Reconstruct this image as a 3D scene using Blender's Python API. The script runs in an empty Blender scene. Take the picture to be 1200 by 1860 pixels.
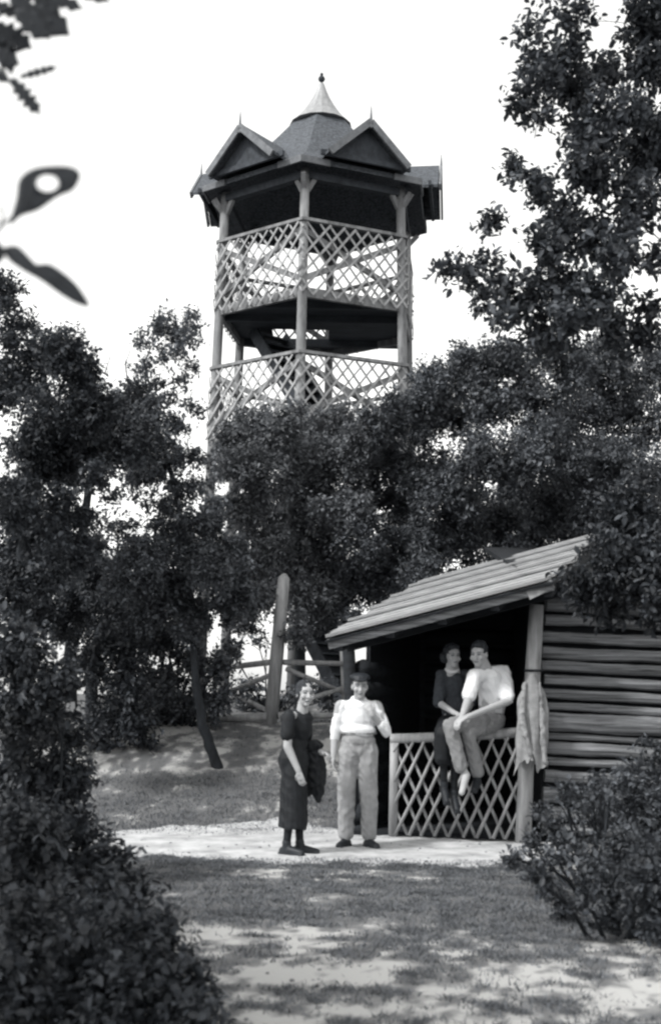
import bpy, math, random
import numpy as np
from mathutils import Vector, Matrix, noise
R_ = math.radians
random.seed(7); rng = np.random.default_rng(11)
scene = bpy.context.scene

# ------------------------------------------------------------------ camera
F = 2170.0                      # focal length in pixels of the 1200 x 1860 photograph
CAM = Vector((0.0, 0.0, 1.54))
PITCH, ROLL = 8.39, 1.0
cmat = Matrix.Rotation(R_(90 + PITCH), 3, 'X') @ Matrix.Rotation(R_(ROLL), 3, 'Z')
cam = bpy.data.cameras.new('camera'); cam_o = bpy.data.objects.new('camera', cam)
scene.collection.objects.link(cam_o)
cam_o.matrix_world = Matrix.Translation(CAM) @ cmat.to_4x4()
cam.sensor_fit = 'VERTICAL'; cam.sensor_height = 24.0; cam.sensor_width = 24.0
cam.lens = F / 1860.0 * 24.0
cam.clip_start = 0.05; cam.clip_end = 3000
cam.dof.use_dof = True; cam.dof.focus_distance = 26.0; cam.dof.aperture_fstop = cam.lens / 18.0
scene.camera = cam_o
# ------------------------------------------------------------------ sky, sun, exposure
SUN_DIR = Vector((-0.80, -0.55, 1.05)).normalized()
w = bpy.data.worlds.new('World'); scene.world = w; w.use_nodes = True
nt = w.node_tree; bg = nt.nodes['Background']
sky = nt.nodes.new('ShaderNodeTexSky'); sky.sky_type = 'NISHITA'; sky.sun_disc = False
sky.sun_elevation = math.asin(SUN_DIR.z); sky.sun_rotation = math.atan2(SUN_DIR.x, SUN_DIR.y)
sky.dust_density = 0.3; sky.air_density = 4.0; sky.ozone_density = 0.0
bw = nt.nodes.new('ShaderNodeRGBToBW'); tint = nt.nodes.new('ShaderNodeMixRGB')
tint.blend_type = 'MULTIPLY'; tint.inputs[0].default_value = 1.0; tint.inputs[2].default_value = (1.0, 1.0, 0.985, 1)
nt.links.new(sky.outputs[0], bw.inputs[0]); nt.links.new(bw.outputs[0], tint.inputs[1])
nt.links.new(tint.outputs[0], bg.inputs[0]); bg.inputs[1].default_value = 0.15
sun = bpy.data.lights.new('sun', 'SUN'); sun.energy = 2.0; sun.angle = R_(8); sun.color = (1.0, 0.99, 0.97)
sun_o = bpy.data.objects.new('sun', sun); scene.collection.objects.link(sun_o)
sun_o.rotation_euler = SUN_DIR.to_track_quat('Z', 'Y').to_euler(); sun_o.location = (-20, -20, 40)
vs = scene.view_settings; vs.view_transform = 'Standard'; vs.look = 'None'; vs.gamma = 1.0
vs.exposure = 0.92
scene.cycles.use_denoising = True
scene.cycles.filter_width = 2.4
scene.cycles.max_bounces = 6; scene.cycles.transparent_max_bounces = 4

# ------------------------------------------------------------------ helpers
def at(px, py, Y):
    """a photograph pixel at a distance Y (metres in front of the camera) -> world point"""
    d = cmat @ Vector(((px - 600) / F, (930 - py) / F, -1.0))
    return CAM + d * (Y / d.y)
def sm(t): t = min(1, max(0, t)); return t * t * (3 - 2 * t)
def gz(x, y):
    y0 = 13.0 + 3.6 * sm((x - 0.2) / 1.4)
    z = 1.05 * sm((y - y0) / 4.3) + 0.25 * sm((y - 18) / 5)
    z -= 26 * sm((y - 29) / 120) if y > 29 else 0
    z -= 14 * sm((abs(x) - 16) / 90)
    z += (0.03 * noise.noise((x * .8, y * .8, 0)) + .010 * noise.noise((x * 5, y * 5, 3)) + .006 * noise.noise((x * 13, y * 13, 5))) * (1 if y < 30 else 0)
    return z

MATS = {}
def mat(name, col, var=0.25, scale=8.0, rough=0.85, bump=0.2, stretch=None, island=0.0, trans=0.0, spec=0.25, metal=0.0, contrast=None):
    """procedural grey material: base tone, noise variation, grain stretch, optional per-piece tone"""
    if name in MATS: return MATS[name]
    m = bpy.data.materials.new(name); m.use_nodes = True; t = m.node_tree; n = t.nodes; L = t.links
    b = n['Principled BSDF']; b.inputs['Roughness'].default_value = rough
    b.inputs['Specular IOR Level'].default_value = spec; b.inputs['Metallic'].default_value = metal
    co = n.new('ShaderNodeTexCoord'); mp = n.new('ShaderNodeMapping'); L.new(co.outputs['Object'], mp.inputs[0])
    if stretch: mp.inputs['Scale'].default_value = stretch
    nz = n.new('ShaderNodeTexNoise'); nz.inputs['Scale'].default_value = scale; nz.inputs['Detail'].default_value = 6
    nz.inputs['Roughness'].default_value = 0.65
    L.new(mp.outputs[0], nz.inputs[0])
    tn = .15 * max(0, 1 - col / .2)            # the print's darks lean to blue
    r = n.new('ShaderNodeValToRGB'); a, c = col * (1 - var), col * (1 + var)
    lo, hi = contrast or (0.3, 0.7)
    r.color_ramp.elements[0].position = lo; r.color_ramp.elements[1].position = hi
    r.color_ramp.elements[0].color = (a * (.98 - tn), a * (.995 - tn * .2), a * (1.02 + tn), 1); r.color_ramp.elements[1].color = (c * (.985 - tn), c * (.997 - tn * .2), c * (1.015 + tn), 1)
    L.new(nz.outputs[0], r.inputs[0]); out = r.outputs[0]
    if island:
        g = n.new('ShaderNodeNewGeometry'); mr = n.new('ShaderNodeMapRange')
        mr.inputs[3].default_value = 1 - island; mr.inputs[4].default_value = 1 + island
        L.new(g.outputs['Random Per Island'], mr.inputs[0])
        mx = n.new('ShaderNodeMixRGB'); mx.blend_type = 'MULTIPLY'; mx.inputs[0].default_value = 1
        L.new(out, mx.inputs[1]); L.new(mr.outputs[0], mx.inputs[2]); out = mx.outputs[0]
    L.new(out, b.inputs['Base Color'])
    if bump:
        bp = n.new('ShaderNodeBump'); bp.inputs['Strength'].default_value = bump; bp.inputs['Distance'].default_value = 0.02
        L.new(nz.outputs[0], bp.inputs['Height']); L.new(bp.outputs[0], b.inputs['Normal'])
    if trans:
        tr = n.new('ShaderNodeBsdfTranslucent'); L.new(out, tr.inputs[0])
        ms = n.new('ShaderNodeMixShader'); ms.inputs[0].default_value = trans
        L.new(b.outputs[0], ms.inputs[1]); L.new(tr.outputs[0], ms.inputs[2])
        L.new(ms.outputs[0], n['Material Output'].inputs[0])
    MATS[name] = m; return m

def link(o, parent=None):
    scene.collection.objects.link(o)
    if parent is not None: o.parent = parent
    return o
def wloc(o):
    v = Vector((0, 0, 0))
    while o is not None: v += o.location; o = o.parent
    return v
def thing(name, label, cat, loc, group=None):
    o = bpy.data.objects.new(name, None); o.empty_display_size = .1; link(o); o.location = loc
    o['label'] = label; o['category'] = cat
    if group: o['group'] = group
    return o
def tag(o, label, cat, group=None):
    o['label'] = label; o['category'] = cat
    if group: o['group'] = group
    return o
def mesh_obj(name, me, m, parent=None, smooth=False):
    for k in (m if isinstance(m, (list, tuple)) else [m]): me.materials.append(k)
    if smooth: me.polygons.foreach_set('use_smooth', [True] * len(me.polygons))
    return link(bpy.data.objects.new(name, me), parent)

class MB:
    """collects shapes in world coordinates; build() links them as one mesh object under its parent"""
    def __init__(s): s.v = []; s.f = []
    def add(s, vs_, fs):
        k = len(s.v); s.v += [Vector(p) for p in vs_]; s.f += [tuple(i + k for i in f) for f in fs]; return s
    def beam(s, p0, p1, wd, ht, up=(0, 0, 1), taper=1.0):
        p0, p1 = Vector(p0), Vector(p1); d = (p1 - p0).normalized(); up = Vector(up)
        if abs(d.dot(up)) > .97: up = Vector((0, 1, 0))
        r = d.cross(up).normalized(); u = r.cross(d).normalized(); vs_ = []
        for p, k in ((p0, 1), (p1, taper)):
            for a, b in ((-1, -1), (1, -1), (1, 1), (-1, 1)): vs_.append(p + r * a * wd / 2 * k + u * b * ht / 2 * k)
        return s.add(vs_, [(3, 2, 1, 0), (4, 5, 6, 7), (0, 1, 5, 4), (1, 2, 6, 5), (2, 3, 7, 6), (3, 0, 4, 7)])
    def tube(s, pts, rad, n=8, cap=True, rough=0.0):
        pts = [Vector(p) for p in pts]; k = len(s.v); m = len(pts); X = None
        for i, p in enumerate(pts):
            d = (pts[min(i + 1, m - 1)] - pts[max(i - 1, 0)]).normalized()
            if X is None: X = d.cross(Vector((0.3, 0.9, 0.2))).normalized()
            X = (X - d * X.dot(d)).normalized(); Y = d.cross(X)
            r = rad[i] if isinstance(rad, (list, tuple)) else rad
            for j in range(n):
                a = 2 * math.pi * j / n; q = r * (1 + rough * random.uniform(-1, 1))
                s.v.append(p + X * math.cos(a) * q + Y * math.sin(a) * q)
        for i in range(m - 1):
            for j in range(n):
                a, b = k + i * n + j, k + i * n + (j + 1) % n; s.f.append((a, b, b + n, a + n))
        if cap:
            s.f.append(tuple(k + j for j in reversed(range(n)))); s.f.append(tuple(k + (m - 1) * n + j for j in range(n)))
        return s
    def ell(s, c, rad, M=None, nu=14, nv=9):
        c = Vector(c); M = M or Matrix.Identity(3); vs_ = []; fs = []
        for i in range(nv + 1):
            th = math.pi * i / nv
            for j in range(nu):
                ph = 2 * math.pi * j / nu
                vs_.append(c + M @ Vector((rad[0] * math.sin(th) * math.cos(ph), rad[1] * math.sin(th) * math.sin(ph), rad[2] * math.cos(th))))
        for i in range(nv):
            for j in range(nu):
                a, b = i * nu + j, i * nu + (j + 1) % nu; fs.append((a, a + nu, b + nu, b))
        return s.add(vs_, fs)
    def cap(s, p0, r0, p1, r1, n=12):
        p0, p1 = Vector(p0), Vector(p1); d = p1 - p0; L = max(d.length, 1e-4); u = d / L; pts = []; rad = []
        for a in (-85, -60, -30, 0): pts.append(p0 + u * r0 * math.sin(R_(a))); rad.append(r0 * math.cos(R_(a)))
        for a in (0, 30, 60, 85): pts.append(p1 + u * r1 * math.sin(R_(a))); rad.append(r1 * math.cos(R_(a)))
        return s.tube(pts, rad, n)
    def mesh(s, name, off=Vector((0, 0, 0))):
        me = bpy.data.meshes.new(name); me.from_pydata([tuple(p - off) for p in s.v], [], s.f); me.update(); return me
    def build(s, name, m, parent=None, smooth=False):
        off = wloc(parent) if parent is not None else Vector((0, 0, 0))
        return mesh_obj(name, s.mesh(name, off), m, parent, smooth)
    def solid(s, name, m, parent=None):
        """as build, for a top-level thing of one mesh: origin at its base"""
        lo = Vector((sum(p.x for p in s.v) / len(s.v), sum(p.y for p in s.v) / len(s.v), min(p.z for p in s.v)))
        o = mesh_obj(name, s.mesh(name, lo), m, parent, True); o.location = lo; return o

# materials
M_timber = mat('weathered_timber', .19, .5, 6, stretch=(1, 1, .25), bump=.4)
M_slat = mat('pale_lattice_timber', .29, .4, 9, stretch=(1, 1, .4), island=.15)
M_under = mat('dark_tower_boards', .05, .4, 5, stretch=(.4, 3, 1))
M_shingle = mat('wood_shingles', .085, .7, 16, bump=1.0, stretch=(1, 1, 2.2))
M_zinc = mat('zinc_sheet', .30, .25, 5, rough=.45, metal=.3, bump=.05, stretch=(3, 3, .4))
M_gable = mat('gable_boards', .15, .3, 8, bump=.3)
M_log = mat('weathered_logs', .17, .8, 5, stretch=(.22, 5, 7), bump=1.0)
M_logshade = mat('shade_dark_logs', .016, .5, 5, stretch=(.35, 3, 3), bump=.6)  # log tone darkened so the porch's inner shade is in the colour
M_roofb = mat('silvered_roof_boards', .28, .32, 5, stretch=(.12, 3, 5), bump=.4, island=.2)
M_pole = mat('peeled_pole', .28, .4, 7, stretch=(2, 2, .3), bump=.3)
M_bark = mat('bark', .022, .5, 14, stretch=(1, 1, .3), bump=1.0)
M_white = mat('white_cotton', .70, .05, 14, bump=.25)
M_trouser = mat('light_wool', .27, .14, 16, bump=.4)
M_trouser2 = mat('grey_flannel', .22, .14, 16, bump=.4)
M_dress = mat('black_crepe', .013, .35, 12, bump=.3, rough=.7)
M_jumper = mat('dark_knit', .045, .3, 30, bump=.5)
M_skin = mat('skin', .36, .08, 20, bump=.05, rough=.55)
M_features = mat('eye_and_lip', .13, .2, 20, bump=0)
M_hair = mat('dark_hair', .030, .5, 60, bump=.6, rough=.5)
M_leather = mat('black_leather', .022, .3, 20, rough=.5, bump=.1)
M_palecloth = mat('pale_coat_cloth', .25, .4, 7, bump=.6)
M_collar = mat('pale_collar', .6, .1, 20)

# ------------------------------------------------------------------ ground
def axis(lo, hi, dense_lo, dense_hi, step):
    a = list(np.arange(dense_lo, dense_hi + 1e-6, step)); k = step
    x = dense_hi
    while x < hi: k *= 1.35; x += k; a.append(x)
    k = step; x = dense_lo
    while x > lo: k *= 1.35; x -= k; a.insert(0, x)
    return a
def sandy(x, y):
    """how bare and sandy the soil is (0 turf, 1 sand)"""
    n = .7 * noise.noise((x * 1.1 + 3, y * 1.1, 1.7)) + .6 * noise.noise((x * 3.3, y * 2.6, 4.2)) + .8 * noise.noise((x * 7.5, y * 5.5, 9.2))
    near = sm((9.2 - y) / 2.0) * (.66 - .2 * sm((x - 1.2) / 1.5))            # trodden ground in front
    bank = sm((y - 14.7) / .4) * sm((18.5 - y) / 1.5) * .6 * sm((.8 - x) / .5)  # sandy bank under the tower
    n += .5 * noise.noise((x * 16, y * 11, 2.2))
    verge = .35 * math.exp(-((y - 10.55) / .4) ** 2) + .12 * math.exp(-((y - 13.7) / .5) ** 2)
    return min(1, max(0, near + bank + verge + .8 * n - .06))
xs = axis(-900, 900, -4.5, 3.5, .06); ys = axis(-60, 1500, 3.5, 19, .06)
gv = [(x, y, gz(x, y)) for y in ys for x in xs]; nx = len(xs)
gf = [(j * nx + i, j * nx + i + 1, (j + 1) * nx + i + 1, (j + 1) * nx + i) for j in range(len(ys) - 1) for i in range(nx - 1)]
me = bpy.data.meshes.new('ground'); me.from_pydata(gv, [], gf)
ca = me.attributes.new('sand', 'FLOAT', 'POINT')
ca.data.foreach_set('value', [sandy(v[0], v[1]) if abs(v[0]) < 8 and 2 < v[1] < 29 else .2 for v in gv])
gm = bpy.data.materials.new('earth_and_turf'); gm.use_nodes = True; t = gm.node_tree; n = t.nodes; L = t.links
an = n.new('ShaderNodeAttribute'); an.attribute_name = 'sand'
tc = n.new('ShaderNodeTexCoord'); nz = n.new('ShaderNodeTexNoise'); nz.inputs['Scale'].default_value = 9; nz.inputs['Detail'].default_value = 8; nz.inputs['Roughness'].default_value = .7
L.new(tc.outputs['Object'], nz.inputs[0])
ad = n.new('ShaderNodeMath'); ad.operation = 'MULTIPLY_ADD'; L.new(nz.outputs[0], ad.inputs[0]); ad.inputs[1].default_value = .9
sb = n.new('ShaderNodeMath'); sb.operation = 'SUBTRACT'; L.new(an.outputs['Fac'], sb.inputs[0]); sb.inputs[1].default_value = .45
L.new(sb.outputs[0], ad.inputs[2])
rp = n.new('ShaderNodeValToRGB'); e = rp.color_ramp.elements
e[0].position = .18; e[0].color = (.12, .122, .126, 1); e[1].position = .78; e[1].color = (.40, .40, .395, 1)
k = rp.color_ramp.elements.new(.45); k.color = (.165, .167, .17, 1)
L.new(ad.outputs[0], rp.inputs[0]); b = n['Principled BSDF']; b.inputs['Roughness'].default_value = .95; b.inputs['Specular IOR Level'].default_value = .1
L.new(rp.outputs[0], b.inputs['Base Color'])
bp = n.new('ShaderNodeBump'); bp.inputs['Strength'].default_value = .7; bp.inputs['Distance'].default_value = .04
L.new(nz.outputs[0], bp.inputs['Height']); L.new(bp.outputs[0], b.inputs['Normal'])
g = mesh_obj('ground', me, gm, None, True); g['kind'] = 'structure'

# sandy path past the hut (a sheet just above the ground, ragged edges)
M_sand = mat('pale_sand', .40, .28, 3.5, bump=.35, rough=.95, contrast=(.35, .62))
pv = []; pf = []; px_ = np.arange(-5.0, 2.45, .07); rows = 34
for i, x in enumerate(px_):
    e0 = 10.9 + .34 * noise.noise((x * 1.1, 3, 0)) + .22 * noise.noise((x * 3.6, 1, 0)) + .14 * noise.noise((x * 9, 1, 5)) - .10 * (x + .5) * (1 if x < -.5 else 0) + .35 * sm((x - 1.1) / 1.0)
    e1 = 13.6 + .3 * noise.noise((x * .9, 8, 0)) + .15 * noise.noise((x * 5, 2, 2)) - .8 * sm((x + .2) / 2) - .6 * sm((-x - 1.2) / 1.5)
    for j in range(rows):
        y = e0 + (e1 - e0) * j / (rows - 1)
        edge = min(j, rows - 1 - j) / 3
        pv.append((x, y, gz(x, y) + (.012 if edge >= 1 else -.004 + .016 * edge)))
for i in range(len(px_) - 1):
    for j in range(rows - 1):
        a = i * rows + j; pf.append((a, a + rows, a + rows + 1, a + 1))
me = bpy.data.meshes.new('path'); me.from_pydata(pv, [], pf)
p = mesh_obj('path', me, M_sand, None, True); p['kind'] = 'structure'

# ------------------------------------------------------------------ observation tower
TX, TY = at(573, 700, 24.0).x, 24.0
PHI = -7.0
def RT(z): return 2.06 + (11.4 - z) * .022
def pp(k, z, rad=None):
    a = R_(PHI + 60 * k); r = RT(z) if rad is None else rad
    return Vector((TX + r * math.sin(a), TY - r * math.cos(a), z))
ZG = gz(TX, TY)
tower = thing('observation_tower', 'tall six-sided wooden lookout tower with spired, gabled roof above the trees', 'tower', (TX, TY, ZG))
YF = TY - 2.1
Z_RAIL = [at(545, y, YF).z for y in (643, 401)]; Z_BOT = at(545, 531, YF).z
RAIL = Z_RAIL[1] - Z_BOT - .06; ZF = [2 * Z_RAIL[0] - Z_RAIL[1] - RAIL, Z_RAIL[0] - RAIL, Z_RAIL[1] - RAIL]; ZE = at(545, 318, YF).z
UP = ZE - 11.08
for k in range(6):
    m = MB(); m.tube([pp(k, z) for z in (ZG - .4, 3, 5, 7, 9, ZE + .15)], [.115, .11, .105, .10, .095, .09], 10, rough=.04); m.build('post', M_timber, tower, True)
    c = MB()                                     # carved bracket under the eave
    for s_ in (-1, 1):
        q = (pp(k + s_, ZE) - pp(k, ZE)).normalized()
        c.beam(pp(k, ZE - .30) + q * .05, pp(k, ZE - .02) + q * .20, .08, .09)
    c.beam(pp(k, ZE - .3), pp(k, ZE - .02, RT(ZE) + .25), .09, .10); c.build('bracket', M_timber, tower)
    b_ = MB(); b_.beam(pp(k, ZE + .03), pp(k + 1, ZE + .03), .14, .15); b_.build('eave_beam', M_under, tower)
def hexrange(y, r):                              # x extent of the hexagon at depth offset y
    P = [(r * math.sin(R_(PHI + 60 * k)), -r * math.cos(R_(PHI + 60 * k))) for k in range(6)]; xs_ = []
    for k in range(6):
        (x0, y0), (x1, y1) = P[k], P[(k + 1) % 6]
        if (y0 - y) * (y1 - y) <= 0 and abs(y1 - y0) > 1e-6: xs_.append(x0 + (x1 - x0) * (y - y0) / (y1 - y0))
    return (min(xs_), max(xs_)) if len(xs_) > 1 else None
STAIR = {ZF[2]: ((-.95, .25), (.55, 1.25)), ZF[1]: ((-.2, .7), (.2, 1.5)), ZF[0]: ((-.9, 0), (.1, 1.3))}
for z in ZF:
    m = MB(); r = RT(z) + .03; (hx0, hx1), (hy0, hy1) = STAIR[z]; y = -r * .995
    while y < r:
        y1 = y + .155; a, b_ = hexrange(y + .01, r), hexrange(y1 - .01, r)
        if a and b_:
            lo, hi = max(a[0], b_[0]), min(a[1], b_[1]); segs = [(lo, hi)]
            if y1 > hy0 and y < hy1: segs = [(lo, hx0), (hx1, hi)]
            for s0, s1 in segs:
                if s1 - s0 > .05: m.beam((TX + s0, TY + (y + y1) / 2, z + .02), (TX + s1, TY + (y + y1) / 2, z + .02), .15, .04)
        y = y1
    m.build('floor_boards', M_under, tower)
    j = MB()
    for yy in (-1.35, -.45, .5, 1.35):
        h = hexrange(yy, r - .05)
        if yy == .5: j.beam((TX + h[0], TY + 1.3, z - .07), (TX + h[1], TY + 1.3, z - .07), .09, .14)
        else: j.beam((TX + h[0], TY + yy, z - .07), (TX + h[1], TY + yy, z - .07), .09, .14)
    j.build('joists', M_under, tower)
    for k in range(6):
        q = MB(); q.beam(pp(k, z - .05), pp(k + 1, z - .05), .08, .19); q.build('rim_beam', M_timber, tower)
def railing(k, zf, lattice):
    top = zf + RAIL; a0, a1, b0, b1 = (pp(k + q, z, RT(z) + .125) for z, q in ((zf - .06, 0), (zf - .06, 1), (top, 0), (top, 1)))
    u = (a1 - a0).normalized(); out = Vector((u.y, -u.x, 0)) * .055
    if (a0 - Vector((TX, TY, a0.z))).dot(out) < 0: out = -out
    m = MB(); m.beam(b0 - out * .5 + Vector((0, 0, .02)), b1 - out * .5 + Vector((0, 0, .02)), .10, .06); m.beam(b0 - Vector((0, 0, .42)), b1 - Vector((0, 0, .42)), .05, .07) if not lattice else None
    rl = m.build('railing', M_timber, tower)
    for s_ in (0, 1):
        br = MB(); lo, hi = zf + .18, top - .12
        P, Q = (a0 if s_ == 0 else a1), (b1 if s_ == 0 else b0)
        br.beam(Vector((P.x, P.y, lo)) - out * 1.1 * (1 + s_ * .9), Vector((Q.x, Q.y, hi)) - out * 1.1 * (1 + s_ * .9), .06, .11); br.build('brace', M_timber, rl)
    if not lattice: return
    W = (a1 - a0).length; H = top - .03 - (zf - .12); run = H * .80; sp = .255
    for s_ in (-1, 1):
        n_ = int((W + run) / sp) + 1
        for i in range(n_):
            x0 = -run + (i + .4) * sp + random.uniform(-.02, .02)
            t0, t1 = max(0, -x0 / run), min(1, (W - x0) / run)
            if t1 - t0 < .08: continue
            def P(t_):
                xx = x0 + run * t_
                if s_ < 0: xx = W - xx
                f_ = xx / W; lo = a0.lerp(a1, f_); hi = b0.lerp(b1, f_); p_ = lo.lerp(hi, (H * t_ - .06) / (RAIL + .06)); return p_ + out * (-.25 + .28 * (s_ + 1))
            if random.random() < .05: continue
            t0 = max(0, t0 - random.uniform(-.01, .02))
            MB().beam(P(t0) + u * random.gauss(0, .012), P(t1) + u * random.gauss(0, .016), .012, random.uniform(.034, .048)).build('lattice_slat', M_slat, rl)
for k in range(6):
    railing(k, ZF[2], True); railing(k, ZF[1], True); railing(k, ZF[0], False)
# stairs, seen from below
def flight(p0, p1, wd, name='stair_flight'):
    p0, p1 = Vector(p0), Vector(p1); d = p1 - p0; h = Vector((d.x, d.y, 0)).normalized(); s_ = Vector((-h.y, h.x, 0)) * wd / 2
    m = MB(); m.beam(p0 + s_, p1 + s_, .06, .26); m.beam(p0 - s_, p1 - s_, .06, .26)
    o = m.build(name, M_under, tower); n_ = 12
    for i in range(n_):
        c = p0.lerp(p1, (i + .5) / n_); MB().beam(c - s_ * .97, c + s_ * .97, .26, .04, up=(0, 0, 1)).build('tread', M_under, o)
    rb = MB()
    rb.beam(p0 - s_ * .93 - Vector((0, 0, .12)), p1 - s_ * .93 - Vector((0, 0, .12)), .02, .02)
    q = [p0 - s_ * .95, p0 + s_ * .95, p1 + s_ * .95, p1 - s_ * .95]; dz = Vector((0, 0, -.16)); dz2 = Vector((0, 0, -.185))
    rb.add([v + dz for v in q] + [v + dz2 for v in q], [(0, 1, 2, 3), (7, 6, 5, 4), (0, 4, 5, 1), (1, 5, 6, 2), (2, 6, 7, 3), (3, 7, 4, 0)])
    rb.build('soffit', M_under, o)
flight((TX - 1.05, TY + .85, ZF[2]), (TX + .35, TY - .75, ZF[1]), .85)
flight((TX + .25, TY + .95, ZF[1]), (TX - 1.0, TY - .6, ZF[0]), .8)
flight((TX - .45, TY + .9, ZF[0]), (TX + .9, TY - .5, ZG), .8)
# roof
RC, ZC = 2.52, 11.30 + UP            # eave corner
RS, ZS = .56, 13.17 + UP             # foot of the metal spire
AP = math.cos(R_(30))
roof_m = MB()
prof = [(RC, ZC), (1.95, 11.66 + UP), (1.45, 12.14 + UP), (.95, 12.70 + UP), (RS, ZS)]
vs_ = []; fs = []
for (r, z) in prof:
    for k in range(6): vs_.append(pp(k, z, r))
nb = len(vs_)
for (r, z) in [(RC - .02, ZC - .09), (1.9, 11.52 + UP), (.5, 12.85 + UP)]:
    for k in range(6): vs_.append(pp(k, z, r))
for i in range(len(prof) - 1):
    for k in range(6): fs.append((i * 6 + k, i * 6 + (k + 1) % 6, (i + 1) * 6 + (k + 1) % 6, (i + 1) * 6 + k))
for i in range(2):
    for k in range(6): a = nb + i * 6; fs.append((a + (k + 1) % 6, a + k, a + 6 + k, a + 6 + (k + 1) % 6))
for k in range(6): fs.append((k, nb + k, nb + (k + 1) % 6, (k + 1) % 6))
fs.append(tuple(nb + 12 + k for k in range(6)))
roof_m.add(vs_, fs); roof = roof_m.build('roof', M_shingle, tower)
for k in range(6):                       # fascia boards along the eave on each side of a corner
    for s_ in (-1, 1):
        c = pp(k, ZC - .06, RC + .02); e_ = c.lerp(pp(k + s_, ZC - .06, RC + .02), .23)
        MB().beam(c, e_, .04, .13).build('fascia', M_gable, roof)
sp_ = MB()
pr = [(r, z + UP + .04) for r, z in ((.66, 13.08), (.54, 13.19), (.41, 13.35), (.29, 13.53), (.19, 13.71), (.115, 13.88), (.055, 14.05))]
sp_.tube([Vector((TX, TY, z)) for r, z in pr], [r for r, z in pr], 16); spire = sp_.build('spire', M_zinc, roof, False)
ZT = 14.20 + UP; f_ = MB(); f_.ell((TX, TY, ZT), (.075, .075, .07)); f_.tube([(TX, TY, ZT - .12), (TX, TY, ZT + .12)], .02, 6); f_.ell((TX, TY, ZT + .1), (.035, .035, .045)); f_.build('finial', M_under, roof, True)
for k in range(6):
    a = R_(PHI + 60 * k + 30); nrm = Vector((math.sin(a), -math.cos(a), 0)); tan = Vector((math.cos(a), math.sin(a), 0)); O = Vector((TX, TY, 0))
    RG, ZP, ZFt, HW, RI = 2.46, 12.15 + UP, 11.42 + UP, .80, 1.26
    def G(r, s, z): return O + nrm * r + tan * s + Vector((0, 0, z))
    m = MB()
    for s_ in (-1, 1):
        th = .06; ro = RG + .06
        top = [G(ro, 0, ZP), G(ro, s_ * (HW + .06), ZFt - .06), G(1.85, s_ * (HW + .06), ZFt - .06), G(RI, 0, ZP)]
        m.add(top + [p_ - Vector((0, 0, th)) for p_ in top], [(0, 1, 2, 3), (7, 6, 5, 4), (0, 4, 5, 1), (1, 5, 6, 2), (2, 6, 7, 3), (3, 7, 4, 0)])
    gb = m.build('gable', M_shingle, roof)
    for s_ in (-1, 1):
        MB().beam(G(RG + .10, 0, ZP - .07), G(RG + .10, s_ * (HW + .03), ZFt - .11), .045, .13).build('bargeboard', M_gable, gb)
    inf = MB(); q = [G(RG - .1, -HW + .1, ZFt - .02), G(RG - .1, HW - .1, ZFt - .02), G(RG - .1, 0, ZP - .12)]
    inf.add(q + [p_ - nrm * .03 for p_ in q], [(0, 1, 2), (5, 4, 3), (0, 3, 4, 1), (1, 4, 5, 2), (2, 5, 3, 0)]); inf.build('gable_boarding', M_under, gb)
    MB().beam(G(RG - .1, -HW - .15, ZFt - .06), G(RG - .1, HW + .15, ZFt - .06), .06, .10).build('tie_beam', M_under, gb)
    sp2 = MB(); sp2.tube([G(RG + .10, 0, ZP - .2), G(RG + .10, 0, ZP + .02), G(RG + .10, 0, ZP + .24)], [.03, .025, .006], 6); sp2.build('spike', M_gable, gb)

# ------------------------------------------------------------------ hut: open porch with lattice fence, log wall, board roof
hut = thing('log_hut', 'rustic log hut with open porch and sloping board roof, right of the path', 'hut', (2.2, 13.2, 0))
pA, pB, pD = at(588, 1158, 12.2), at(1003, 1050, 11.9), at(773, 1052, 15.5)
pn = (pB - pA).cross(pD - pA).normalized()
def on_roof(px, py):
    d = (at(px, py, 10) - CAM).normalized(); t_ = (pA - CAM).dot(pn) / d.dot(pn); return CAM + d * t_
pC = on_roof(1090, 966)
rf = MB()                                    # rafters and sheathing under the boards
for t_ in (.04, .27, .5, .73, .96):
    rf.beam(pA.lerp(pB, t_) - pn * .12 + (pD - pA).normalized() * .05, pD.lerp(pC, t_) - pn * .12, .09, .12)
rf.beam(pA.lerp(pB, .0) - pn * .2 + (pD - pA) * .14, pB - pn * .2 + (pC - pB) * .14, .12, .13)
roofo = rf.build('roof_frame', M_logshade, hut)
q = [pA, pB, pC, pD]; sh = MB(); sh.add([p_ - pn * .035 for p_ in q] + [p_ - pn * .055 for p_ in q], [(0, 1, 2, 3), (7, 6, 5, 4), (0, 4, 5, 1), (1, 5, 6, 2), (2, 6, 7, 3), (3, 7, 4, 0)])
sh.build('sheathing', M_logshade, roofo)
NB = 15
for i in range(NB):
    t0, t1 = i / NB, (i + 1) / NB + .012
    e0, e1 = random.uniform(-.05, .04), random.uniform(-.06, .06); lift = .012
    a0, a1 = pA.lerp(pD, t0), pA.lerp(pD, t1); b0, b1 = pB.lerp(pC, t0), pB.lerp(pC, t1); u = (b0 - a0).normalized()
    lo = pn * random.uniform(.016, .026); hi = pn * .004
    vs_ = [a0 - u * e0 + lo, b0 + u * e1 + lo, b1 + u * e1 + hi, a1 - u * e0 + hi]
    MB().add(vs_ + [v - pn * .032 for v in vs_], [(0, 1, 2, 3), (7, 6, 5, 4), (0, 4, 5, 1), (1, 5, 6, 2), (2, 6, 7, 3), (3, 7, 4, 0)]).build('roof_board', M_roofb, roofo)
    if i % 3 == 0 and i:
        MB().beam(a0 + pn * .036, b0 + pn * .036, .035, .022, up=pn).build('roof_batten', M_roofb, roofo)
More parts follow.
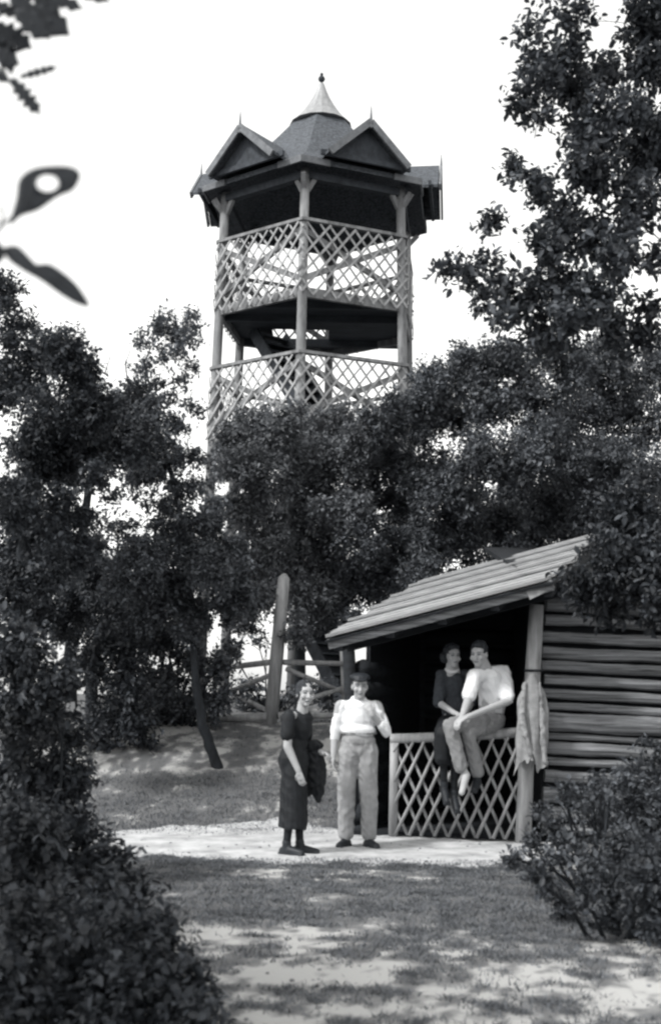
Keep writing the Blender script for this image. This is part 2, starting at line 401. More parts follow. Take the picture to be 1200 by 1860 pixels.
MB().beam(pA - pn * .05 + Vector((.03, .05, -.02)), pB - pn * .05 + Vector((0, .05, -.02)), .035, .10, up=pn).build('verge_board', M_log, roofo)
MB().beam(at(958, 1082, 12.0), at(1003, 1060, 11.98), .06, .09).build('purlin_end', M_pole, roofo)
# posts
cp0, cp1 = at(948, 1512, 12.62), at(974, 1098, 12.5)
cp0.z = -.1
MB().tube([cp0, cp0.lerp(cp1, .35) + Vector((-.015, 0, 0)), cp0.lerp(cp1, .7), cp1], [.085, .082, .08, .078], 10, rough=.05).build('corner_post', M_pole, hut, True)
lp0, lp1 = at(650, 1500, 13.3), at(632, 1160, 13.2); lp0.z = -.1
MB().tube([lp0, lp1], [.075, .07], 9, rough=.05).build('porch_post', M_logshade, hut, True)
# log front wall, right of the post
wall = MB(); wall.beam((2.28, 12.86, 1.3), (5.6, 12.86, 1.22), .05, 2.9); wallo = wall.build('log_wall', M_logshade, hut)
tops = [1080, 1112, 1140, 1172, 1196, 1222, 1246, 1272, 1292, 1328, 1345, 1370, 1392, 1425, 1460, 1490, 1520]
for i in range(len(tops) - 1):
    y0, y1 = tops[i], tops[i + 1]
    c = at(988, (y0 + y1) / 2, 12.7); h = (at(988, y0, 12.7).z - at(988, y1, 12.7).z)
    r = h * random.choice((.34, .40, .46, .42, .37)); e_ = Vector((5.5, 12.7 + random.uniform(-.02, .02), c.z - (5.5 - c.x) * .034)); pts = []; rad = []
    x0 = c.x + random.uniform(-.04, .02)
    for j in range(34):
        s_ = j / 33; q = Vector((x0, c.y, c.z)).lerp(e_, s_)
        pts.append(q + Vector((0, .02 * noise.noise((i * 7, s_ * 4, 0)), .02 * noise.noise((i * 3, s_ * 4, 5))))); rad.append(r * (1 + .16 * noise.noise((i * 3.7, s_ * 5, 2)) + .10 * noise.noise((i * 3.7, s_ * 17, 5))))
    MB().tube(pts, rad, 9, rough=.035).build('log', M_log, wallo, False)
# side and back of the porch (dark inside)
def roof_z(x, y): return pA.z - ((x - pA.x) * pn.x + (y - pA.y) * pn.y) / pn.z
def slab(p0, p1, h0, h1, th):
    p0, p1 = Vector(p0), Vector(p1); q = (p1 - p0).cross(Vector((0, 0, 1))).normalized() * th; U = Vector((0, 0, 1))
    v = [p0, p1, p1 + U * h1, p0 + U * h0]; return MB().add(v + [k_ + q for k_ in v], [(0, 3, 2, 1), (4, 5, 6, 7), (0, 1, 5, 4), (1, 2, 6, 5), (2, 3, 7, 6), (3, 0, 4, 7)])
S0, S1, S2 = Vector((.42, 13.3, -.1)), Vector((1.12, 15.2, -.1)), Vector((2.34, 15.2, -.1))
swo = slab(S0, S1, roof_z(S0.x, S0.y) + .02, roof_z(S1.x, S1.y) + .02, .05).build('side_wall', M_logshade, hut)
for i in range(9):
    z = .1 + i * .22; MB().tube([S0 + Vector((-.04, -.1, z)), S1 + Vector((-.04, .1, z))], .10, 8, rough=.05).build('log', M_logshade, swo, True)
bwo = slab(S1, S2, roof_z(S1.x, S1.y) + .02, roof_z(S2.x, S2.y) + .02, .05).build('back_wall', M_logshade, hut)
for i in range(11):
    z = .1 + i * .22; MB().tube([S1 + Vector((.1, -.04, z)), S2 + Vector((0, -.04, z))], .10, 8, rough=.05).build('log', M_logshade, bwo, True)
MB().beam((2.4, 16.35, 1.5), (5.6, 16.35, 1.5), .08, 3.2).build('rear_wall', M_logshade, hut)
iw = MB(); iw.add([(2.33, 12.95, -.1), (2.33, 16.3, -.1), (2.33, 16.3, 3.2), (2.33, 12.95, 2.72), (2.40, 12.95, -.1), (2.40, 16.3, -.1), (2.40, 16.3, 3.2), (2.40, 12.95, 2.72)], [(0, 3, 2, 1), (4, 5, 6, 7), (0, 1, 5, 4), (1, 2, 6, 5), (2, 3, 7, 6), (3, 0, 4, 7)]); iw.build('inner_wall', M_logshade, hut)
fl = MB(); fl.add([(.3, 13.0, .05), (2.4, 12.9, .05), (2.4, 16.3, .05), (.7, 16.3, .05), (.3, 13.0, -.2), (2.4, 12.9, -.2), (2.4, 16.3, -.2), (.7, 16.3, -.2)], [(0, 1, 2, 3), (7, 6, 5, 4), (0, 4, 5, 1), (1, 5, 6, 2), (2, 6, 7, 3), (3, 7, 4, 0)]); fl.build('porch_floor', M_logshade, hut)
cr = MB(); cr.beam((3.95, 12.2, 2.62), (3.95, 16.6, 3.5), 3.6, .06); cr.build('rear_roof', M_logshade, hut)
# fence across the porch
fence = thing('porch_fence', 'chest-high lattice fence of crossed sticks across the hut porch', 'fence', (1.35, 12.75, 0))
fa, fb = at(713, 1516, 12.92), at(946, 1520, 12.66); fa.z = fb.z = 0
ta, tb = at(716, 1342, 12.90), at(946, 1330, 12.62)
MB().tube([fa - Vector((0, 0, .1)), ta + Vector((0, 0, .05))], [.05, .046], 9, rough=.05).build('fence_post', M_pole, fence, True)
MB().tube([ta - Vector((.04, 0, 0)), ta.lerp(tb, .5) + Vector((0, 0, -.01)), tb], [.052, .05, .055], 9, rough=.05).build('top_rail', M_pole, fence, True)
fu = (fb - fa).normalized(); Wf = (fb - fa).length; fo = Vector((fu.y, -fu.x, 0))
Hf = 1.0; run = Hf * .46; sp = .145
for s_ in (-1, 1):
    for i in range(int((Wf + run) / sp) + 1):
        x0 = -run + (i + .3) * sp + random.uniform(-.015, .015); t0, t1 = max(0.0, -x0 / run), min(1.0, (Wf - x0) / run)
        if t1 - t0 < .06: continue
        def P(t_):
            xx = x0 + run * t_
            if s_ > 0: xx = Wf - xx
            f_ = xx / Wf; lo = fa.lerp(fb, f_); hi = ta.lerp(tb, f_); return lo.lerp(hi, .03 + t_ * .93) + fo * (.028 if s_ < 0 else -.004)
        MB().tube([P(t0), P((t0 + t1) / 2) + Vector((random.uniform(-.008, .008), 0, 0)), P(t1)], [.018, .017, .015], 6, rough=.12).build('lattice_stick', M_slat, fence, True)

# rail fence below the tower
rfz = thing('rail_fence', 'timber rail fence with crossed braces and one thick post, on the bank', 'fence', at(500, 1320, 17.0))
b0, b1 = at(490, 1330, 17.0), at(516, 1042, 17.0)
MB().tube([b0, b0.lerp(b1, .5), b1.lerp(b0, .03), b1], [.10, .098, .09, .03], 10, rough=.05).build('thick_post', M_pole, rfz, True)
c0, c1 = at(628, 1300, 17.4), at(622, 1168, 17.4)
MB().tube([c0, c1], [.055, .05], 8).build('thin_post', M_pole, rfz, True)
for (a, b_, r) in (((515, 1203, 17), (628, 1206, 17.35), .04), ((490, 1203, 17), (415, 1212, 17.5), .045), ((520, 1215, 17), (622, 1257, 17.35), .036), ((545, 1275, 17), (622, 1250, 17.35), .036),
                   ((488, 1292, 17), (420, 1258, 17.5), .036), ((485, 1302, 16.95), (370, 1307, 17.2), .06), ((505, 1300, 16.95), (640, 1300, 17.3), .05), ((495, 1225, 17), (400, 1262, 17.5), .036)):
    MB().tube([at(*a), at(*b_)], [r, r * .9], 8, rough=.06).build('rail', M_pole, rfz, True)

# ------------------------------------------------------------------ people
def remesh(mb, name, mats, parent, voxel=.008, smooth=4, wrinkle=0.0, wscale=9.0, classify=None):
    off = wloc(parent); me = mb.mesh('tmp', off); o = link(bpy.data.objects.new('tmp', me))
    md = o.modifiers.new('r', 'REMESH'); md.mode = 'VOXEL'; md.voxel_size = voxel; md.use_smooth_shade = True
    s_ = o.modifiers.new('s', 'SMOOTH'); s_.iterations = smooth; s_.factor = .5
    dg = bpy.context.evaluated_depsgraph_get(); ev = o.evaluated_get(dg)
    nm = bpy.data.meshes.new_from_object(ev, depsgraph=dg); nm.name = name
    bpy.data.objects.remove(o); bpy.data.meshes.remove(me)
    if wrinkle:
        nn = [v.normal.copy() for v in nm.vertices]
        for v, k in zip(nm.vertices, nn):
            q = v.co
            v.co = q + k * wrinkle * (.35 + .5 * noise.noise((q.x * wscale, q.y * wscale, q.z * wscale * .5)) - 1.5 * abs(noise.noise((q.x * wscale * 1.3 + 5 + q.z * 3, q.y * wscale * 1.3, q.z * wscale * .9 + q.x * 4))))
    ob = mesh_obj(name, nm, mats, parent, True)
    if classify:
        idx = [classify(p_.center + off) for p_ in nm.polygons]; nm.polygons.foreach_set('material_index', idx)
    return ob
def rotz(a): return Matrix.Rotation(R_(a), 3, 'Z')
def add_head(mb, c, M, s=1.0):
    T = lambda x, y, z: Vector(c) + M @ (Vector((x, y, z)) * s)
    E = lambda x, y, z, r: mb.ell(T(x, y, z), tuple(q * s for q in r), M)
    E(0, .012, .022, (.074, .092, .098)); E(0, -.022, -.045, (.057, .066, .075)); E(0, -.062, -.098, (.026, .022, .02))
    E(0, -.05, .03, (.058, .04, .045))
    mb.cap(T(0, -.086, .006), .010 * s, T(0, -.108, -.034), .015 * s)
    for q in (-1, 1):
        E(q * .074, .012, -.012, (.011, .02, .031)); E(q * .042, -.066, -.03, (.024, .022, .026))
    E(0, -.082, -.066, (.024, .012, .012)); mb.cap(T(0, .015, -.08), .054 * s, T(0, .035, -.19), .060 * s)
def face_classifier(c, M, s=1.0):
    Mi = M.transposed(); c = Vector(c)
    def f(p_):
        q = Mi @ (p_ - c) / s
        if q.y > -.05 or abs(q.x) > .075 or abs(q.z) > .12: return 0
        ax = abs(q.x)
        if ((ax - .031) / .017) ** 2 + ((q.z - .008) / .009) ** 2 < 1: return 1
        if ((ax - .032) / .024) ** 2 + ((q.z - .030 + .2 * abs(ax - .032)) / .006) ** 2 < 1: return 1
        if (q.x / .026) ** 2 + ((q.z + .066) / .006) ** 2 < 1: return 1
        return 0
    return f
def add_hand(mb, wrist, d, side, s=1.0, curl=.35):
    """palm along d, five fingers curling towards `side`; thumb leaves the palm's edge"""
    d = Vector(d).normalized(); side = Vector(side); side = (side - d * side.dot(d)).normalized(); ac = d.cross(side).normalized()
    w_ = Vector(wrist); M = Matrix((ac, d, side)).transposed()
    mb.ell(w_ + d * .05 * s, (.040 * s, .052 * s, .017 * s), M)
    mb.cap(w_ - d * .02, .025 * s, w_ + d * .03 * s, .028 * s)
    for i, (o_, ln) in enumerate(((-.033, .066), (-.011, .076), (.012, .072), (.033, .056))):
        b_ = w_ + d * .088 * s + ac * o_ * s; a1 = curl * .9; k1 = b_ + (d * math.cos(a1) + side * math.sin(a1)) * ln * .5 * s
        a2 = curl * 2.2; k2 = k1 + (d * math.cos(a2) + side * math.sin(a2)) * ln * .5 * s
        mb.cap(b_ - d * .02 * s, .009 * s, k1, .0085 * s, 8); mb.cap(k1, .0085 * s, k2, .0075 * s, 8)
    b_ = w_ + d * .03 * s - ac * .032 * s; k1 = b_ + (d * .6 - ac * .65 + side * .35).normalized() * .036 * s; k2 = k1 + (d * .85 - ac * .2 + side * .45).normalized() * .030 * s
    mb.cap(b_, .0135 * s, k1, .011 * s, 8); mb.cap(k1, .011 * s, k2, .009 * s, 8)
def chain(mb, pts, rad):
    for i in range(len(pts) - 1): mb.cap(pts[i], rad[i], pts[i + 1], rad[i + 1])
def shoe(parent, ankle, d, m, ln=.26):
    d = Vector(d).normalized(); a = Vector(ankle); s_ = MB()
    heel = a - d * .045 - Vector((0, 0, .055)); toe = a + d * (ln - .08) - Vector((0, 0, .062))
    s_.cap(heel, .036, a + d * .05 - Vector((0, 0, .05)), .043); s_.cap(a + d * .05 - Vector((0, 0, .05)), .043, toe, .032); s_.cap(a + Vector((0, 0, .02)), .045, heel + d * .05, .04)
    s_.beam(heel - d * .035 - Vector((0, 0, .028)), toe + d * .025 - Vector((0, 0, .022)), .075, .018)
    return remesh(s_, 'shoe', m, parent, .009, 3)

# --- man standing on the path, cap, white shirt, light trousers
base = at(648, 1527, 12.1); base.z = gz(base.x, base.y) + .012
man = thing('person', 'person in white shirt, light trousers and dark cap standing, one hand at chin', 'person', base)
P = lambda x, y, z: base + Vector((x, y, z))
hc, HM = P(.005, -.04, 1.565), rotz(4) @ Matrix.Rotation(R_(6), 3, 'X')
bd = MB(); add_head(bd, hc, HM)
chain(bd, [P(0, .01, 1.36), P(0, .01, 1.15), P(0, .015, .98)], [.085, .085, .09])
bd.cap(P(-.15, 0, 1.36), .06, P(.15, 0, 1.36), .06)
ra = [P(-.185, 0, 1.37), P(-.235, .02, 1.10), P(-.245, -.04, .87)]; la = [P(.185, 0, 1.37), P(.275, -.05, 1.115), P(.12, -.17, 1.30)]
chain(bd, ra, [.055, .042, .029]); chain(bd, la, [.055, .042, .029])
add_hand(bd, ra[2], (0.05, -.12, -1), (1, -.3, 0), 1.0, .35); add_hand(bd, la[2], (-.45, .25, 1), (-.2, 1, 0), 1.0, .75)
RL = [P(-.09, 0, .92), P(-.105, -.01, .49), P(-.105, .02, .09)]; LL = [P(.09, 0, .92), P(.10, -.03, .49), P(.115, .01, .09)]
for l_ in (RL, LL): chain(bd, l_, [.085, .06, .045])
remesh(bd, 'body', [M_skin, M_features], man, .0062, 3, classify=face_classifier(hc, HM))
sh_ = MB(); sh_.ell(P(0, .01, 1.25), (.185, .125, .19)); sh_.ell(P(0, 0, 1.355), (.19, .10, .085)); sh_.ell(P(0, -.01, 1.13), (.178, .13, .085))
chain(sh_, [P(-.16, .005, 1.365), P(-.215, .02, 1.20), P(-.235, .015, 1.06)], [.066, .060, .054]); chain(sh_, [P(.16, .005, 1.365), P(.24, -.02, 1.21), P(.277, -.055, 1.115), P(.22, -.10, 1.185)], [.066, .060, .054, .046])
sh_.cap(P(-.045, .02, 1.43), .04, P(.045, .02, 1.43), .04)
remesh(sh_, 'shirt', M_white, man, .010, 3, .010, 11)
tr = MB(); tr.ell(P(0, .005, 1.03), (.172, .125, .12)); tr.cap(P(-.07, .005, .95), .115, P(.07, .005, .95), .115)
chain(tr, [P(-.088, 0, .92), P(-.11, -.01, .62), P(-.112, -.02, .42), P(-.108, .015, .13)], [.112, .094, .088, .078]); chain(tr, [P(.088, 0, .92), P(.10, -.02, .62), P(.112, -.035, .45), P(.118, .01, .13)], [.112, .094, .090, .078])
remesh(tr, 'trousers', M_trouser, man, .008, 2, .014, 12)
bl = MB(); bl.tube([P(.172 * math.cos(a), .01 + .128 * math.sin(a), 1.105) for a in np.linspace(0, 2 * math.pi, 25)], .014, 6); bl.build('belt', M_trouser2, man, True)
shoe(man, RL[2], (-.45, -1, 0), M_leather); shoe(man, LL[2], (.45, -1, 0), M_leather)
hr = MB(); hr.ell(hc + HM @ Vector((0, .028, .03)), (.080, .092, .094), HM); remesh(hr, 'hair', M_hair, man, .009, 2, .004, 40)
cpm = MB(); cpm.ell(hc + HM @ Vector((0, .01, .088)), (.108, .118, .045), HM); cpm.ell(hc + HM @ Vector((0, -.088, .066)), (.07, .055, .012), HM); remesh(cpm, 'cap', M_leather, man, .008, 3)

# --- woman in black at the left
base_w = at(531, 1541, 11.5); base_w.z = gz(base_w.x, base_w.y) + .012
wo = thing('person', 'person in long black dress standing in half profile at the left, smiling', 'person', base_w)
WM = rotz(62)
Q = lambda x, y, z: base_w + WM @ Vector((x, y, z))
hc, HM = Q(0, -.10, 1.475), rotz(24) @ Matrix.Rotation(R_(4), 3, 'Y')
bd = MB(); add_head(bd, hc, HM, 1.0)
chain(bd, [Q(0, -.03, 1.24), Q(0, 0, 1.08), Q(0, 0, .9)], [.075, .075, .085]); bd.cap(Q(-.13, -.02, 1.265), .046, Q(.13, -.02, 1.265), .046)
ra = [Q(-.165, -.02, 1.26), Q(-.205, -.04, .99), Q(-.18, -.15, .77)]; la = [Q(.165, -.03, 1.26), Q(.22, -.0, 1.0), Q(.19, -.2, .92)]
chain(bd, ra, [.044, .042, .028]); chain(bd, la, [.044, .04, .027])
add_hand(bd, ra[2], WM @ Vector((.05, -.3, -1)), WM @ Vector((1, 0, 0)), .92, .35); add_hand(bd, la[2], WM @ Vector((-.3, -.9, -.1)), WM @ Vector((-.5, 0, -1)), .92, .7)
RL = [Q(-.06, 0, .85), Q(-.065, -.01, .45), Q(-.06, .03, .085)]; LL = [Q(.06, 0, .85), Q(.065, -.02, .45), Q(.065, -.04, .085)]
for l_ in (RL, LL): chain(bd, l_, [.06, .05, .036])
zst = base_w.z + .62
fc = face_classifier(hc, HM, 1.0)
remesh(bd, 'body', [M_skin, M_features, M_dress], wo, .0062, 3, classify=lambda p_: 2 if p_.z < zst else fc(p_))
dr = MB(); dr.ell(Q(0, -.02, 1.17), (.150, .115, .17)); dr.ell(Q(0, -.02, 1.25), (.16, .09, .07)); dr.ell(Q(0, 0, 1.0), (.125, .108, .12)); dr.ell(Q(0, .01, .85), (.150, .130, .16))
chain(dr, [Q(0, 0, .9), Q(0, .0, .6), Q(0, .0, .26)], [.125, .132, .138]); chain(dr, [Q(-.05, -.03, .8), Q(-.055, -.05, .25)], [.09, .105]); chain(dr, [Q(.05, .02, .8), Q(.055, .02, .25)], [.09, .105])
chain(dr, [Q(-.155, -.02, 1.262), Q(-.198, -.03, 1.09)], [.064, .066]); chain(dr, [Q(.155, -.025, 1.262), Q(.205, -.015, 1.09)], [.064, .066])
o = remesh(dr, 'dress', M_dress, wo, .010, 3, .012, 9)
nm = o.data                                     # cut the hem straight
for v in nm.vertices:
    if v.co.z < .235: v.co.z = .235 + .012 * math.sin(v.co.x * 40) + (v.co.z - .235) * .04
shoe(wo, RL[2], WM @ Vector((-.1, -1, 0)), M_leather, .25); shoe(wo, LL[2], WM @ Vector((.15, -1, 0)), M_leather, .25)
hr = MB(); hr.ell(hc + HM @ Vector((0, .026, .046)), (.085, .098, .090), HM); hr.ell(hc + HM @ Vector((0, .10, -.03)), (.045, .04, .045), HM); hr.ell(hc + HM @ Vector((-.06, .02, 0)), (.025, .05, .05), HM); hr.ell(hc + HM @ Vector((.06, .02, 0)), (.025, .05, .05), HM)
remesh(hr, 'hair', M_hair, wo, .006, 1, .012, 22)
# coat over her arm
ct = MB(); ca_ = la[1].lerp(la[2], .5)
ct.ell(ca_ + Vector((-.01, 0, .03)), (.10, .12, .05)); ct.ell(la[1] + Vector((-.01, 0, .05)), (.065, .07, .10)); ct.ell(ca_ + Vector((.0, -.02, -.14)), (.085, .06, .22)); ct.ell(ca_ + Vector((.045, .02, -.27)), (.075, .045, .25)); ct.ell(ca_ + Vector((-.05, .05, -.22)), (.06, .05, .24))
lo = thing('coat', 'black coat draped over the forearm of the person in black', 'coat', ca_ - Vector((0, 0, .5)))
remesh(ct, 'folded_cloth', M_dress, lo, .010, 3, .02, 14)

# --- man sitting on the fence rail
base_m = at(885, 1322, 12.62)
mn = thing('person', 'person in white shirt and grey trousers sitting on the fence rail, hands on knees', 'person', base_m)
pel, che, nck, hc = at(888, 1302, 12.66), at(890, 1250, 12.62), at(884, 1216, 12.55), at(869, 1188, 12.45)
HM = rotz(-28) @ Matrix.Rotation(R_(10), 3, 'X')
shR, shL = at(861, 1227, 12.45), at(914, 1221, 12.68)
elR, wrR = at(848, 1275, 12.32), at(838, 1303, 12.16); elL, wrL = at(921, 1274, 12.44), at(852, 1301, 12.14)
bd = MB(); add_head(bd, hc, HM, 1.06)
chain(bd, [nck, che, pel], [.06, .10, .11]); bd.cap(shR, .06, shL, .06); bd.cap(nck, .055, hc, .055)
chain(bd, [shR, elR, wrR], [.055, .043, .029]); chain(bd, [shL, elL, wrL], [.055, .043, .029])
add_hand(bd, wrR, (-.5, -.5, -.6), (.3, .3, -1), 1, .5); add_hand(bd, wrL, (-.9, -.2, -.35), (.1, .2, -1), 1, .5)
hpR, knR, anR = at(872, 1310, 12.55), at(817, 1318, 12.28), at(836, 1392, 12.30)
hpL, knL, anL = at(897, 1312, 12.70), at(848, 1330, 12.40), at(866, 1402, 12.52)
chain(bd, [hpR, knR, anR], [.085, .062, .042]); chain(bd, [hpL, knL, anL], [.085, .062, .042])
ftR = at(838, 1440, 12.16); chain(bd, [anR, at(846, 1408, 12.30)], [.042, .040]); chain(bd, [at(846, 1408, 12.30), ftR], [.042, .030])
remesh(bd, 'body', [M_skin, M_features], mn, .0062, 3, classify=face_classifier(hc, HM))
s2 = MB(); chain(s2, [at(889, 1233, 12.58), at(892, 1256, 12.64), at(893, 1284, 12.68)], [.125, .145, .14]); s2.cap(shR.lerp(shL, .1), .075, shR.lerp(shL, .9), .08)
chain(s2, [shR, shR.lerp(elR, .75)], [.075, .075]); chain(s2, [shL, shL.lerp(elL, .85)], [.08, .08])
remesh(s2, 'shirt', M_white, mn, .010, 3, .012, 11)
t2 = MB(); t2.ell(at(890, 1305, 12.66), (.155, .14, .10)); chain(t2, [hpR, hpR.lerp(knR, .6), knR, knR.lerp(anR, .5), anR], [.108, .088, .078, .074, .07]); chain(t2, [hpL, hpL.lerp(knL, .6), knL, knL.lerp(anL, .5), anL], [.108, .088, .078, .074, .07])
remesh(t2, 'trousers', M_trouser2, mn, .008, 2, .013, 12)
shoe(mn, anL + Vector((0, 0, -.05)), (-.3, -.9, -.3), M_leather)
hr = MB(); hr.ell(hc + HM @ Vector((0, .028, .048)), (.088, .102, .094), HM); hr.ell(hc + HM @ Vector((.01, -.04, .10)), (.06, .05, .03), HM); remesh(hr, 'hair', M_hair, mn, .006, 1, .012, 22)

# --- woman sitting beside him
base_v = at(822, 1330, 12.75)
wv = thing('person', 'person in dark top with pale collar sitting behind the seated one on the rail', 'person', base_v)
pel, che, nck, hc = at(822, 1312, 12.84), at(824, 1258, 12.84), at(825, 1218, 12.82), at(821, 1191, 12.74)
HM = rotz(16) @ Matrix.Rotation(R_(4), 3, 'X')
shR, shL = at(801, 1227, 12.80), at(848, 1227, 12.90); elR, wrR = at(796, 1276, 12.74), at(826, 1296, 12.52); elL, wrL = at(856, 1276, 12.86), at(842, 1300, 12.6)
bd = MB(); add_head(bd, hc, HM, 1.02); chain(bd, [nck, che, pel], [.058, .095, .11]); bd.cap(shR, .052, shL, .052); bd.cap(nck, .05, hc, .05)
chain(bd, [shR, elR, wrR], [.05, .04, .027]); chain(bd, [shL, elL, wrL], [.05, .04, .027])
add_hand(bd, wrR, (.8, -.4, -.2), (0, .2, -1), .92, .5); add_hand(bd, wrL, (-.5, -.6, -.3), (0, .2, -1), .92, .5)
hpR, knR, anR = at(812, 1318, 12.78), at(804, 1334, 12.40), at(808, 1412, 12.52); hpL, knL, anL = at(834, 1318, 12.8), at(826, 1336, 12.44), at(824, 1440, 12.54)
anR = at(806, 1425, 12.50)
chain(bd, [hpR, knR, anR], [.08, .055, .036]); chain(bd, [hpL, knL, anL], [.08, .055, .036])
zl = at(800, 1330, 12.5).z; fc = face_classifier(hc, HM, .95)
remesh(bd, 'body', [M_skin, M_features, M_dress], wv, .0062, 3, classify=lambda p_: 2 if p_.z < zl else fc(p_))
j2 = MB(); chain(j2, [at(824, 1240, 12.82), at(824, 1265, 12.85), at(823, 1295, 12.85)], [.12, .118, .125]); j2.cap(shR, .068, shL, .068); chain(j2, [shR, elR], [.066, .062]); chain(j2, [shL, elL], [.066, .062])
remesh(j2, 'jumper', M_jumper, wv, .010, 3, .010, 12)
k2 = MB(); k2.ell(at(822, 1312, 12.82), (.16, .14, .10)); chain(k2, [hpR, knR, knR.lerp(anR, .45)], [.11, .095, .10]); chain(k2, [hpL, knL, knL.lerp(anL, .4)], [.11, .095, .10])
remesh(k2, 'skirt', M_dress, wv, .010, 3, .010, 10)
cl = MB(); cl.tube([hc + Vector((.062 * math.cos(a), .035 - .058 * math.sin(a), -.142 - .03 * max(0, math.sin(a)))) for a in np.linspace(-.6, math.pi + .6, 19)], .017, 6); cl.build('collar', M_collar, wv, True)
for a in (anR, anL): shoe(wv, a, (.1, -.8, -.6), M_leather, .24)
hr = MB(); hr.ell(hc + HM @ Vector((0, .028, .044)), (.088, .102, .092), HM); hr.ell(hc + HM @ Vector((0, .05, -.03)), (.092, .07, .07), HM); hr.ell(hc + HM @ Vector((0, -.035, .098)), (.06, .05, .026), HM); hr.ell(hc + HM @ Vector((-.09, .03, -.02)), (.03, .05, .055), HM); remesh(hr, 'hair', M_hair, wv, .006, 1, .014, 22)

# --- pale coat hung on the corner post
cb = at(962, 1385, 12.42); coat = thing('hanging_coat', 'pale crumpled coat hanging from the corner post of the hut', 'coat', cb)
m = MB(); vs_ = []; fs = []; NR, NC = 26, 44
for i in range(NR):
    t_ = i / (NR - 1); py = 1222 + 165 * t_
    wdt = (8 + 17 * sm(t_ / .32) + 1 * t_) / F * 12.4; cx = at(965 - 2 * t_, py, 12.46)
    for j in range(NC):
        a = 2 * math.pi * j / NC
        fold = 1 + (.10 + .08 * t_) * math.sin(5 * a + 1.3 + t_ * 2.2) * sm(t_ * 3) + .16 * noise.noise((math.cos(a) * 3, math.sin(a) * 3 + 4, t_ * 5)) + .05 * math.sin(13 * a - t_ * 4) * sm(t_ * 2)
        hem = (.06 * math.sin(3 * a + 1) + .05 * math.sin(7 * a) + .03 * math.sin(11 * a)) * sm((t_ - .5) / .5)
        vs_.append(cx + Vector((math.cos(a) * wdt * fold, math.sin(a) * (.05 + .05 * t_) * fold - .03, hem)))
for i in range(NR - 1):
    for j in range(NC): a, b_ = i * NC + j, i * NC + (j + 1) % NC; fs.append((a, a + NC, b_ + NC, b_))
fs.append(tuple(range(NC))); m.add(vs_, fs); m.build('cloth', M_palecloth, coat, True)
s3 = MB(); chain(s3, [at(978, 1240, 12.40), at(984, 1300, 12.38), at(985, 1345, 12.36), at(988, 1385, 12.36)], [.02, .032, .03, .022]); remesh(s3, 'sleeve', M_palecloth, coat, .01, 3, .02, 14)
s4 = MB(); chain(s4, [at(952, 1242, 12.38), at(946, 1300, 12.34), at(956, 1345, 12.32), at(966, 1380, 12.32)], [.02, .03, .03, .022]); remesh(s4, 'sleeve', M_palecloth, coat, .01, 3, .02, 14)
lp = MB(); lp.tube([at(968, 1218, 12.52) + Vector((.09 * math.cos(a), .09 * math.sin(a), .0)) for a in np.linspace(0, 2 * math.pi, 17)], .012, 6); lp.build('strap', M_leather, coat, True)

# ------------------------------------------------------------------ vegetation
def leaf_mat(name, tone, isl=.45, trans=.22): return mat(name, tone, .5, 1.1, rough=.55, bump=0, island=isl, trans=trans, spec=.35)
M_leaf_dark = leaf_mat('leaf_dark', .042); M_leaf_mid = leaf_mat('leaf_mid', .088); M_leaf_pale = leaf_mat('leaf_pale', .125); M_leaf_near = leaf_mat('leaf_near', .055)
def leaf_mesh(name, C, D, N, Ls, Wf_, off, pointed=False):
    """C centres, D directions, N normals (n x 3), Ls lengths -> folded leaves"""
    n_ = len(C); S = np.cross(D, N); S /= np.linalg.norm(S, axis=1, keepdims=True) + 1e-9
    L_ = Ls[:, None]; W_ = L_ * Wf_; C = C - np.array(off)
    fold = N * L_ * .10
    if pointed:
        v = np.stack([C - D * L_ * .5, C - D * L_ * .2 + S * W_ * .5 + fold, C + D * L_ * .18 + S * W_ * .42 + fold, C + D * L_ * .5 - N * L_ * .08, C + D * L_ * .18 - S * W_ * .42 + fold, C - D * L_ * .2 - S * W_ * .5 + fold], 1)
        k = 6; q = np.array([[0, 1, 2, 3], [0, 3, 4, 5]])
    else:
        v = np.stack([C - D * L_ * .5, C + S * W_ * .5 + fold, C + D * L_ * .5, C - S * W_ * .5 + fold], 1)
        k = 4; q = np.array([[0, 1, 2], [0, 2, 3]])
    v = v.reshape(-1, 3); nf = q.shape[1]
    f = (np.arange(n_)[:, None, None] * k + q[None]).reshape(-1, nf)
    me = bpy.data.meshes.new(name); me.vertices.add(len(v)); me.vertices.foreach_set('co', v.astype(np.float32).ravel())
    me.loops.add(f.size); me.loops.foreach_set('vertex_index', f.astype(np.int32).ravel())
    me.polygons.add(len(f)); me.polygons.foreach_set('loop_start', np.arange(0, f.size, nf, dtype=np.int32))
    me.update(calc_edges=True); return me
def unit(v): return v / (np.linalg.norm(v, axis=1, keepdims=True) + 1e-9)
